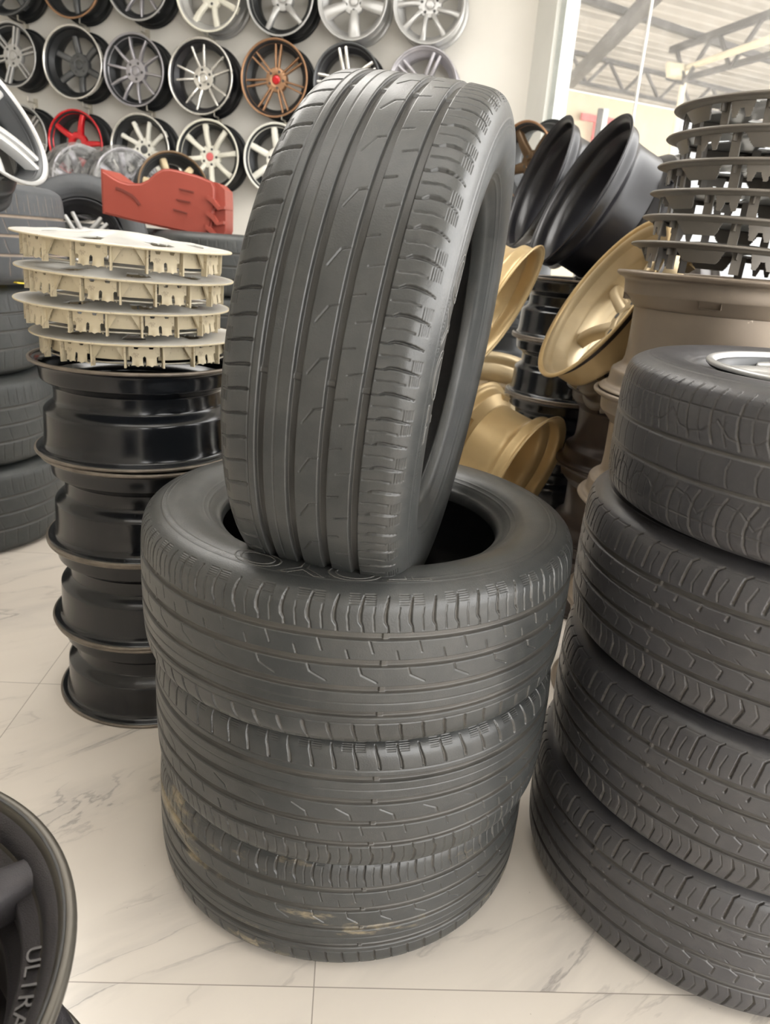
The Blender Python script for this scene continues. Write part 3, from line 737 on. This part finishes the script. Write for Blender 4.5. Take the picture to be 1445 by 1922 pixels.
def cover_disc(key, R, mat, nsp=7, dome=.012):
    """face of a wheel cover with window openings between its spokes"""
    bm = bmesh.new(); n = 168; rs = [0, .03, .055, .075, .095, .115, .135, .155, R - .02, R - .004, R]
    zs = [dome + .004, dome + .004, dome, dome - .002, dome * .5, dome * .45, dome * .45, .003, .001, .0, -.0015]
    rings = []
    for k in range(n):
        a = 2 * pi * k / n; rings.append([bm.verts.new((r * cos(a), r * sin(a), z + (.0022 * cos(a * nsp) if .05 < r < .16 else 0))) if r else None for r, z in zip(rs, zs)])
    c = bm.verts.new((0, 0, zs[0]))
    for k in range(n):
        A, B = rings[k], rings[(k + 1) % n]
        bm.faces.new((c, A[1], B[1]))
        for j in range(1, len(rs) - 1):
            ph = (k * nsp / n) % 1
            if 4 <= j <= 6 and .36 < ph < .64 + (j - 5) * .05: continue
            bm.faces.new((A[j], B[j], B[j + 1], A[j + 1]))
    bmesh.ops.recalc_face_normals(bm, faces=bm.faces); bmesh.ops.solidify(bm, geom=bm.faces[:], thickness=.0028)
    return bm_mesh(key, bm, mat, True, 45)
CD = cover_disc('cover_face', .212, BEIGETOP, 7)
CR = lathe('cover_edge', [(.2125, -.0005), (.2135, -.002), (.2125, -.0042), (.205, -.0048), (.184, -.0042), (.184, -.003), (.206, -.003)], BEIGE, 128, True)
CW = lathe('retaining_wire', catmull([(.181, -.0425), (.183, -.0405), (.181, -.0385), (.179, -.0405), (.181, -.0425)], 3)[:-1], HOOK, 96, True)
def beige_cover(label):
    r = empty('wheel_cover', label, 'wheel cover', 'beige plastic wheel covers on the left rim stack')
    link('cover_face', CD, r)['label'] = 'silver painted face'; link('cover_edge', CR, r)
    for k in range(9):
        a = radians(k * 40)
        for nm, me, off in (('clip', CLIP, 0), ('gusset', GUS, 0), ('gusset', GUS2, 0), ('inner_wall', WALLSEG, radians(20))):
            o = link(nm, me, r); o.rotation_euler = (0, 0, a + off)
    link('retaining_wire', CW, r)
    return r
CT = [('beige wheel cover lying directly on the top black rim, lowest of its stack', -.552, 1.612, 0.0, 0.0, .9),
      ('beige wheel cover second from the bottom of the left cover stack, shifted to the left', -.575, 1.605, .008, .02, 1.2),
      ('beige wheel cover second from the top of the left cover stack', -.565, 1.60, .01, .035, 2.0),
      ('topmost beige wheel cover with a pale silver face, below the red plastic shell', -.568, 1.60, .012, .05, .55)]
for k, (lb, x, y, a, b, sp) in enumerate(CT):
    o = beige_cover(lb); pose(o, (x, y, .792 + .052 + .0605 * k), (b, -a, 1), sp)

# ------------------------------------------------------------------ wheels with tyres at left
TD = make_tyre_meshes('truck', .36, .286, .22, pat_truck, 60, 18, 1.8, sm_na=360)
ll = ['old dark tyre on the floor, bottom of the far left tyre stack', 'old dark tyre second from the floor in the far left stack',
      'old tyre third from the floor in the far left stack, under the dusty top one', 'top tyre of the far left stack with sandy dust in its grooves']
for k in range(4):
    t = tyre(TD, ll[k], RUB_D if k == 3 else RUB_D2, 'tyres in the far left stack')
    pose(t, ([-1.52, -1.535, -1.56, -1.455][k], 2.47, .143 + .2865 * k), (0, 0, 1), k * .8)
lw = wheel('alloy_wheel', 'large silver alloy wheel leaning on top of the far left tyre stack', .223, .14, 'twin5', SILVER, SILVER, DARKBARREL, .012)
pose(lw, Vector((-1.128, 2.148, 1.323)) - Vector((.833, -.079, .548)) * .07, (.833, -.079, .548), radians(10))
# plastic wrapped wheels behind
def wrapped(label, loc, n, sp, R=.20):
    r = wheel('wrapped_wheel', label, R, .17, 's7', SILVER2, SILVER2, DARKBARREL, .02)
    nn = 72; pr = [(0, .10), (.08, .102), (.15, .103), (R - .01, .10), (R + .008, .075), (R + .012, .0), (R + .008, -.075), (R - .02, -.095), (0, -.098)]
    P = catmull(pr, 4); t = np.linspace(0, 2 * pi, nn, endpoint=False)
    rng = np.random.RandomState(int(sp * 10)); wob = 1 + .035 * np.sin(5 * t + sp)[:, None] * np.ones(len(P)) + rng.rand(nn, len(P)) * .006
    V = np.stack([np.cos(t)[:, None] * P[:, 0] * wob, np.sin(t)[:, None] * P[:, 0] * wob, np.tile(P[:, 1], (nn, 1)) * (1 + rng.rand(nn, len(P)) * .02)], -1)
    link('plastic_film', mesh_np('plastic_film', V, grid_faces(nn, len(P)), True, mat=FILM), r)
    return pose(r, loc, n, sp)

# ------------------------------------------------------------------ foreground gunmetal wheels
uw = wheel('alloy_wheel', 'dark gunmetal alloy wheel with raised lettering, topmost in the bottom left corner', .235, .22, 's5u', ULTRA, ULTRALIP, ULTRA, .022, cat='wheel')
pose(uw, (-.429, .335, .555 - .11), (0, 0, 1), radians(26))
link('letter_band', lathe('letter_band', [(.2145, .088), (.213, .0865), (.197, .083), (.195, .080), (.1945, .060), (.20, .055)], ULTRA, 128), uw)
letter_ring('raised_lettering', 'ULTRA RACING', .0175, .205, radians(2 - 26), (np.array([(.083, .197), (.0865, .213)]), np.array([0, 1.]), 0), 1, paint('raised_gunmetal', (.05, .046, .044), .38, .5), uw, 0, ext=.0012, stretch=1.25)
link('lip_groove', lathe('lip_groove', catmull([(.2265, .1135), (.2285, .1142), (.2280, .1128), (.2268, .1124), (.2265, .1135)], 3)[:-1], DARKGAP, 128, True), uw)
lw2 = wheel('alloy_wheel', 'dark gunmetal alloy wheel under the lettered one in the bottom left corner', .235, .22, 's5', ULTRA, ULTRALIP, ULTRA, .035)
pose(lw2, (-.400, .315, .222), (0, 0, 1), radians(50))

TSP = {'touring': TB, 'season': TC}
# season tyre with silver wheel on the right stack
tc = tyre(TC, 'older tyre fitted with a silver wheel, lying on top of the right-hand stack', RUB_C)
pose(tc, (.6595, 1.0712, .7162 + .1075), (0, 0, 1), .4)
ww = wheel('alloy_wheel', 'silver wheel fitted inside the top tyre of the right-hand stack', .208, .20, 's7', SILVER, SILVER, DARKBARREL, .012)
pose(ww, (.6595, 1.0712, .7162 + .1115), (0, 0, 1), .3)

# ------------------------------------------------------------------ pile of wheels at the right rear
def rim_stack(pts, w_, R_, mat, labels, group, z0=0, name='alloy_wheel', steel=False, style='s5'):
    z = z0; out = []
    for (x, y), lb in zip(pts, labels):
        if steel:
            r = empty('steel_rim', lb, 'wheel rim', group); link('barrel', SR, r); link('disc', SD, r)
            for s_ in (1, -1):
                e = link('edge_ring', SE, r); e.location = (0, 0, s_ * (.0985 - .003))
        else: r = wheel(name, lb, R_, w_, style, mat, mat, mat, .03, group)
        pose(r, (x, y, z + w_ / 2 + .002), (0, 0, 1), z * 5); z += w_ + (.001 if steel else .0035); out.append(r)
    return out
od = ['bottom', 'second from the bottom', 'middle', 'second from the top', 'top']
rim_stack([(.62, 2.68)] * 5, .197, .22, BLACK, [f'black steel rim, {k} of the five stacked under the dark leaning wheels' for k in od], 'black rims under the leaning wheels', steel=True)
DK = paint('brown_black_steel', (.040, .030, .027), .4, .3, .3, 8)
rim_stack([(.745, 2.24)] * 3, .230, .225, DK, ['brown-black wheel at the bottom of the short stack under the bronze wheel', 'brown-black wheel in the middle of the short stack under the bronze wheel', 'brown-black wheel topping the short stack that carries the bronze wheel'], 'brown-black wheels in the short stack')
IX, IY = .702, 1.70
rim_stack([(IX, IY), (IX, IY), (IX - .01, IY), (IX, IY)], .256, .232, TAUPE, ['taupe wheel on the floor behind the right tyre stack', 'dark taupe wheel second from the floor behind the right tyre stack', 'taupe wheel third from the floor behind the right tyre stack', 'tall brownish wheel directly below the grey wheel covers'], 'taupe wheels behind the right tyres')

def leaning(label, open_c, n, R_, w_, style, sp_, lip, bar_, back=True, spin=0.0, inner=None, dish=.03):
    r = wheel('alloy_wheel', label, R_, w_, style, sp_, lip, bar_, dish, inner=inner)
    n = Vector(n).normalized(); c = Vector(open_c) - n * (w_ / 2)
    return pose(r, c, -n if back else n, spin)
o3 = Vector((0, 0, CAMH))
def ray_scale(p, k): return o3 + (Vector(p) - o3) * k
DEEP = paint('dark_lip', (.06, .045, .035), .35, .4)
leaning('black wheel with brown lip leaning next to the window, left of the bigger one', ray_scale((.427, 2.781, 1.287), 1.14), (-.938, -.127, .324), .2555, .21, 's5', DBRONZE, DEEP, BLACKA, True, .2)
leaning('large black wheel leaning by the window with its back opening towards us', ray_scale((.488, 2.387, 1.239), 1.09), (-.896, -.103, .433), .256, .23, 's5star', BLACKA, EDGE, BLACKA, True, .9)
leaning('bronze wheel leaning on its edge, gold lip towards the left of the tall brownish wheel', ray_scale((.512, 2.016, .96), 1.03), (-.858, -.08, .508), .242, .17, 's7', GOLD2, GOLD, DK, False, .3, inner=GOLD2, dish=.075)
leaning('gold wheel barrel tilted on edge, directly right of the standing tyre', ray_scale((.365, 2.646, .881), .86), (.844, -.353, -.404), .1935, .20, 's5', GOLD, GOLD, GOLD, True, .3)
leaning('gold wheel barrel lying on its side behind the top of the middle stack', ray_scale((.499, 2.542, .327), .86), (.778, -.566, -.275), .1935, .24, 's5', GOLD, GOLD, GOLD, True, .3)
leaning('small dull gold rim with its opening facing up between the two gold barrels', (.375, 3.035, .603), (-.037, -.291, .956), .20, .17, 's5', GOLD2, GOLD2, GOLD2, True, .3)
rim_stack([(.375, 3.085)] * 2, .19, .20, GOLD2, ['dull gold wheel on the floor under the small gold rim', 'dull gold wheel directly under the small gold rim'], 'dull gold wheels in a low stack')
leaning('dark bronze wheel standing far back by the window frame', (.639, 4.63, 1.53), (-.795, -.584, -.165), .225, .2, 's5', DBRONZE, BRONZE, DARKBARREL, False, .5)
rim_stack([(.70, 4.70)] * 6, .215, .225, DARKBARREL, [f'dark wheel {k} in the far column near the window frame' for k in ('at floor level', 'just off the floor', 'low', 'mid-height', 'high', 'topmost')], 'dark wheels in the far column')

# grey covers on the taupe wheels
def grey_cover_parts():
    rim = lathe('cover_edge', catmull([(.206, 0), (.212, -.001), (.2145, -.004), (.212, -.0065), (.205, -.0065), (.196, -.012), (.190, -.011), (.197, -.003), (.206, 0)], 3)[:-1], GREYP, 128, True)
    face = cover_disc('cover_face_grey', .204, GREYTOP, 5, .010)
    def hol(x, z):   # tapered skirt, deeper in the middle
        d = 30 - 27 * sstep((abs(x) - 34) / 22.0)
        return z < 30 - d
    skirt = masked_arc('skirt', .1955, -.30, .30, -.036, -.006, hol, GREYP, .003, 50, 24, lambda u, v: -.018 * (1 - v))
    def hol2(x, z):
        return (z < 16 and abs(x) < 10 - z * .4) or abs(x) > 24 - (30 - z) * .22
    scallop = masked_arc('scallop', .192, -.16, .16, -.040, -.006, hol2, GREYP, .003, 40, 24)
    bm = bmesh.new(); box(bm, (.172, 0, -.026), (.004, .018, .052)); box(bm, (.180, 0, -.014), (.016, .003, .022)); leg = bm_mesh('stand_leg', bm, GREYP, False)
    return rim, face, skirt, scallop, leg
gr, gf, gs, gsc, gl = grey_cover_parts()
CVL = ['lowest grey wheel cover, lying tilted on the tall brownish wheel', 'grey wheel cover second from the bottom of the right cover stack', 'grey wheel cover third from the bottom of the right cover stack',
       'grey wheel cover third from the top of the right cover stack', 'grey wheel cover second from the top of the right cover stack', 'topmost grey wheel cover in front of the window']
for k in range(6):
    r = empty('wheel_cover', CVL[k], 'wheel cover', 'grey wheel covers stacked at the right')
    link('cover_edge', gr, r); link('cover_face', gf, r)
    for j in range(5):
        for nm, me, off in (('skirt', gs, 0), ('scallop', gsc, 36), ('stand_leg', gl, 22), ('stand_leg', gl, 50)):
            o = link(nm, me, r); o.rotation_euler = (0, 0, radians(j * 72 + off))
    tl_ = [(.04, .02), (.035, .0), (.0, -.01), (-.01, -.01), (-.01, 0), (-.012, .0)][k]
    pose(r, (IX + [.0, .015, .022, .028, .036, .042][k], IY, 1.046 + .046 + .0545 * k), (tl_[0], tl_[1], 1), [.2, 1.3, .9, 1.1, .5, .75][k])

# ------------------------------------------------------------------ left background on a row of tyres
def tstack(x, y, n, lab, mat=RUB_D2, me=None, h=.262):
    for k in range(n):
        t = tyre(me or TE, f'{lab}, ' + ['at the floor', 'second from the floor', 'third from the floor', 'topmost'][k], mat, 'tyre columns in the left background'); pose(t, (x, y, h / 2 + k * (h + .0002)), (0, 0, 1), k)
tstack(-.85, 3.68, 4, 'dark tyre in the column under the red plastic shell')
tstack(-1.80, 4.80, 4, 'dark tyre in the column under the wrapped wheels')
tstack(-1.12, 4.45, 4, 'dark tyre in the far column under the brass wheel')
tstack(-1.66, 4.05, 3, 'dark tyre in the column under the twin-spoke wheel', RUB_D, TC, .215)
wrapped('wheel wrapped in clear plastic film, behind the far left tyre stack', (-1.93, 4.72, 1.262), (.75, -.65, .08), .4, .20)
wrapped('wheel wrapped in grey cloudy film, behind the red plastic shell', (-1.67, 4.68, 1.262), (.72, -.69, .05), 1.9, .20)
bz = wheel('alloy_wheel', 'brass wheel standing behind the red plastic shell below the cream wall wheel', .19, .18, 's6', GOLD2, DBRONZE, DARKBARREL, .03); pose(bz, (-1.32, 4.47, 1.25), (.45, -.88, .10), .3)
to = tyre(TC, 'tyre fitted with a bright twin-spoke wheel, left of the red plastic shell', RUB_D); pose(to, (-1.66, 4.08, .955), (.22, -.93, .28), .4)
tw = wheel('alloy_wheel', 'black and silver twin-spoke wheel inside the tyre left of the red shell', .196, .17, 'twin5', SILVER, BLACKA, BLACKA, .05, inner=BLACKA); pose(tw, (-1.66, 4.08, .955), (.22, -.93, .28), .5)
def red_shell():
    r = empty('plastic_shell', 'red moulded plastic shell with slots and stepped right end, behind the beige covers', 'plastic shell')
    pts = [(204, 346), (206, 390), (208, 432), (260, 438), (320, 443), (380, 447), (404, 449), (409, 425), (414, 380), (412, 350), (406, 338), (380, 331), (346, 327), (328, 326), (314, 329), (301, 340), (290, 353), (277, 362), (256, 366), (240, 364), (228, 359), (214, 351)]
    k = .00236; P = [((x - 320) * k, -(y - 445) * k) for x, y in pts]
    bm = bmesh.new(); vs = [bm.verts.new((x, 0, z)) for x, z in P]; f = bm.faces.new(vs)
    ex = bmesh.ops.extrude_face_region(bm, geom=[f]); nv = [v for v in ex['geom'] if isinstance(v, bmesh.types.BMVert)]
    bmesh.ops.translate(bm, verts=nv, vec=(0, .22, 0))
    for v in nv: v.co.x *= .93
    ed = [e for e in bm.edges if abs(e.verts[0].co.y - e.verts[1].co.y) < .001]
    bmesh.ops.bevel(bm, geom=ed, offset=.010, segments=3, affect='EDGES')
    link('shell_body', bm_mesh('shell_body', bm, REDP, True, 50), r)
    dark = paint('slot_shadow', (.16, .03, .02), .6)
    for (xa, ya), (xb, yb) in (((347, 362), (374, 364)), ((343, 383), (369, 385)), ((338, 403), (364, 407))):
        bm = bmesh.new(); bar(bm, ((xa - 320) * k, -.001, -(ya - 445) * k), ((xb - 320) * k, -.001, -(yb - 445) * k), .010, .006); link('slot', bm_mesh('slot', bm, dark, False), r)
    c = [(233, 379), (245, 381), (262, 388), (272, 397), (277, 405)]; bm = bmesh.new()
    for a, b in zip(c[:-1], c[1:]): bar(bm, ((a[0] - 320) * k, -.001, -(a[1] - 445) * k), ((b[0] - 320) * k, -.001, -(b[1] - 445) * k), .008, .012)
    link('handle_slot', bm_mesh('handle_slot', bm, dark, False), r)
    # stepped flanges at the right end
    for j, (yy, dd) in enumerate(((372, 0), (402, .012), (430, .02))):
        bm = bmesh.new(); prof = [(400, yy - 6), (412, yy), (422, yy + 13), (432, yy + 10), (432, yy + 16), (420, yy + 20), (408, yy + 8), (398, yy + 2)]
        v0 = [bm.verts.new(((x - 320) * k + dd * 0, -.015, -(y - 445) * k)) for x, y in prof]; v1 = [bm.verts.new(((x - 320) * k, .20, -(y - 445) * k)) for x, y in prof]
        bm.faces.new(v0); bm.faces.new(v1[::-1])
        for i in range(8): bm.faces.new((v0[i], v0[(i + 1) % 8], v1[(i + 1) % 8], v1[i]))
        link('stepped_flange', bm_mesh('stepped_flange', bm, REDP, True, 30), r)
    bm = bmesh.new(); prof = [(404, 338), (414, 339), (422, 346), (427, 350), (430, 380), (433, 430), (428, 450), (404, 449)]
    v0 = [bm.verts.new(((x - 320) * k, .03, -(y - 445) * k)) for x, y in prof]; v1 = [bm.verts.new(((x - 320) * k, .22, -(y - 445) * k)) for x, y in prof]
    bm.faces.new(v0); bm.faces.new(v1[::-1])
    for i in range(8): bm.faces.new((v0[i], v0[(i + 1) % 8], v1[(i + 1) % 8], v1[i]))
    link('end_panel', bm_mesh('end_panel', bm, REDP, True, 30), r)
    pose(r, (-1.052, 3.47, .965), (0, 0, 1)); r.rotation_euler.z += radians(-180 + 176)
    return r
rs_ = red_shell(); rs_.matrix_world = Matrix.Translation((-1.065, 3.47, 1.050)) @ Matrix.Rotation(radians(2), 4, 'Z') @ Matrix.Rotation(radians(4.0), 4, 'Y') @ Matrix.Diagonal((1, 1, .88, 1))
# yellow strap on the floor-side of the left background
bm = bmesh.new(); box(bm, (0, 0, 0), (.16, .004, .07)); box(bm, (0, -.0022, .018), (.15, .001, .006))
tag(link('label_card', bm_mesh('label_card', bm, YELLOW, False)), 'yellow card on top of the second highest tyre at the far left', 'card').matrix_world = Matrix.Translation((-1.21, 2.36, .866)) @ Matrix.Rotation(radians(-20), 4, 'Z') @ Matrix.Rotation(radians(84), 4, 'X')

# ------------------------------------------------------------------ outdoors beyond the glass
e_dir = Vector((.9, .437, 0)).normalized(); e_n = Vector((.437, -.9, 0)).normalized(); E0 = Vector((2.99, 15.87, 0))
def ep(a, b, z): return E0 + e_dir * a + e_n * b + Vector((0, 0, z))
bm = bmesh.new(); N_ = 150; prev = None
for i in range(N_ + 1):
    b = i * .0625; z = 4.0 + b * .012 + (.022 if i % 4 in (0, 1) else -.022)
    v = (bm.verts.new(ep(-9, b, z)), bm.verts.new(ep(14, b, z)))
    if prev: bm.faces.new((prev[0], v[0], v[1], prev[1]))
    prev = v
bmesh.ops.solidify(bm, geom=bm.faces[:], thickness=.006)
tag(link('canopy_roof', bm_mesh('canopy_roof', bm, ROOF, False)), 'corrugated metal canopy roof outside the window', 'roof')
W2 = Vector((5.26, 16.97, 0))
a2 = (W2 - E0).dot(e_dir)
tag(link('yard_wall', quadbox('yard_wall', [ep(-9, .02, 0), ep(a2, .02, 0), ep(a2, .02, 4.0), ep(-9, .02, 4.0)], .2, e_n, OUTWALL)), 'bright beige wall across the yard outside', 'wall')
tag(link('yard_panel', quadbox('yard_panel', [ep(a2, .0, 0), ep(14, .0, 0), ep(14, .0, 4.0), ep(a2, .0, 4.0)], .2, e_n, OUTPANEL)), 'bluish grey panel right of the beige yard wall', 'wall panel')
bm = bmesh.new(); box(bm, (3, 12, -.06), (44, 44, .1)); struct(link('ground', bm_mesh('ground', bm, GROUND, False)))
def steelwork(name, label, bars_, cat, mat=TRUSS, names=None):
    r = empty(name, label, cat)
    for nm, a, b, t_ in bars_:
        bm = bmesh.new(); bar(bm, a, b, t_); link(nm, bm_mesh(nm, bm, mat, False), r)
    return r
A1, A2 = Vector((2.25, 12.6, 3.5)), Vector((2.2, 7.0, 3.5))
steelwork('roof_beam', 'thick dark beam crossing the window at its upper left', [('beam', A1, A2, .13)], 'beam')
steelwork('roof_purlin', 'long thin dark purlin running under the corrugated canopy', [('purlin', (.9, 8.7, 3.62), (5.6, 11.4, 3.5), .07)], 'beam')
tp0, tp1 = Vector((3.05, 10.5, 3.52)), Vector((4.35, 5.9, 3.52)); td = (tp1 - tp0)
bars_ = [('top_chord', tp0, tp1, .07), ('bottom_chord', tp0 + Vector((.1, -.2, -.35)), tp1 + Vector((0, 0, -.42)), .055)]
for i in range(6):
    p = tp0 + td * (i / 6 + .02); q = tp0 + td * ((i + .5) / 6); bars_ += [('web', p, q + Vector((0, 0, -.40)), .035), ('web', q + Vector((0, 0, -.40)), tp0 + td * ((i + 1) / 6), .035)]
steelwork('roof_truss', 'dark lattice truss under the canopy at the upper right', bars_, 'truss')
t0, t1 = Vector((2.2, 12.6, 3.9)), Vector((6.2, 14.9, 3.9)); td = t1 - t0
bars_ = [('top_chord', t0, t1, .06), ('bottom_chord', t0 + Vector((0, 0, -.36)), t1 + Vector((0, 0, -.36)), .05)]
for i in range(6):
    bars_ += [('web', t0 + td * (i / 6), t0 + td * ((i + .5) / 6) + Vector((0, 0, -.36)), .035), ('web', t0 + td * ((i + .5) / 6) + Vector((0, 0, -.36)), t0 + td * ((i + 1) / 6), .035)]
steelwork('roof_truss', 'paler lattice truss further back, above the floodlight', bars_, 'truss')
r = empty('lamp_pole', 'cream pipe with a bent arm holding the yard floodlight', 'pole')
for a, b in (((3.2, 10.2, 0), (3.2, 10.3, 3.3)), ((3.2, 10.3, 3.3), (3.30, 7.0, 3.02))):
    bm = bmesh.new(); tube(bm, a, b, .035, 14); link('pipe', bm_mesh('pipe', bm, CREAM), r)
bm = bmesh.new(); bmesh.ops.create_uvsphere(bm, u_segments=14, v_segments=8, radius=.042, matrix=Matrix.Translation((3.2, 10.3, 3.3))); link('elbow', bm_mesh('elbow', bm, CREAM), r)
fl_ = empty('floodlight', 'square yellowish floodlight fixed beside the bent cream pipe', 'floodlight')
bm = bmesh.new(); box(bm, (0, 0, 0), (.22, .05, .18)); link('housing', bm_mesh('housing', bm, CREAM, False), fl_)
bm = bmesh.new(); box(bm, (0, -.027, 0), (.19, .006, .15)); link('lens', bm_mesh('lens', bm, paint('lamp_lens', (.9, .85, .65), .2), False), fl_)
bm = bmesh.new(); bar(bm, (-.12, .02, -.10), (.12, .02, -.14), .02); bar(bm, (.1, .02, -.1), (.1, .02, 0), .015); link('bracket', bm_mesh('bracket', bm, TRUSS, False), fl_)
fl_.matrix_world = Matrix.Translation((3.05, 10.2, 3.24)) @ Matrix.Rotation(radians(12), 4, 'Z') @ Matrix.Rotation(radians(-25), 4, 'X')
# painted red letters and a striped post by the wall
def flat_text(name, txt, size, mat, loc, label, sx=1.0):
    me = text_mesh(txt, size, 0, .02); me.materials.clear(); me.materials.append(mat); o = link(name, me)
    R_ = Matrix((e_dir, Vector((0, 0, 1)), e_n)).transposed(); o.matrix_world = Matrix.Translation(loc) @ R_.to_4x4() @ Matrix.Diagonal((sx, 1, 1, 1)); return tag(o, label, 'sign')
flat_text('sign_letters', 'AT', 1.35, SIGNRED, Vector((3.05, 15.72, 3.12)), 'large red letters on the beige yard wall', 1.0)
r = empty('post', 'slim black and white post in front of the red letters', 'post')
for dx, m_, nm in ((0, TRUSS, 'black_side'), (.075, SIGNWHITE, 'white_side')):
    bm = bmesh.new(); box(bm, (2.72 + dx, 12.4, 1.58), (.07, .07, 3.16)); link(nm, bm_mesh(nm, bm, m_, False), r)
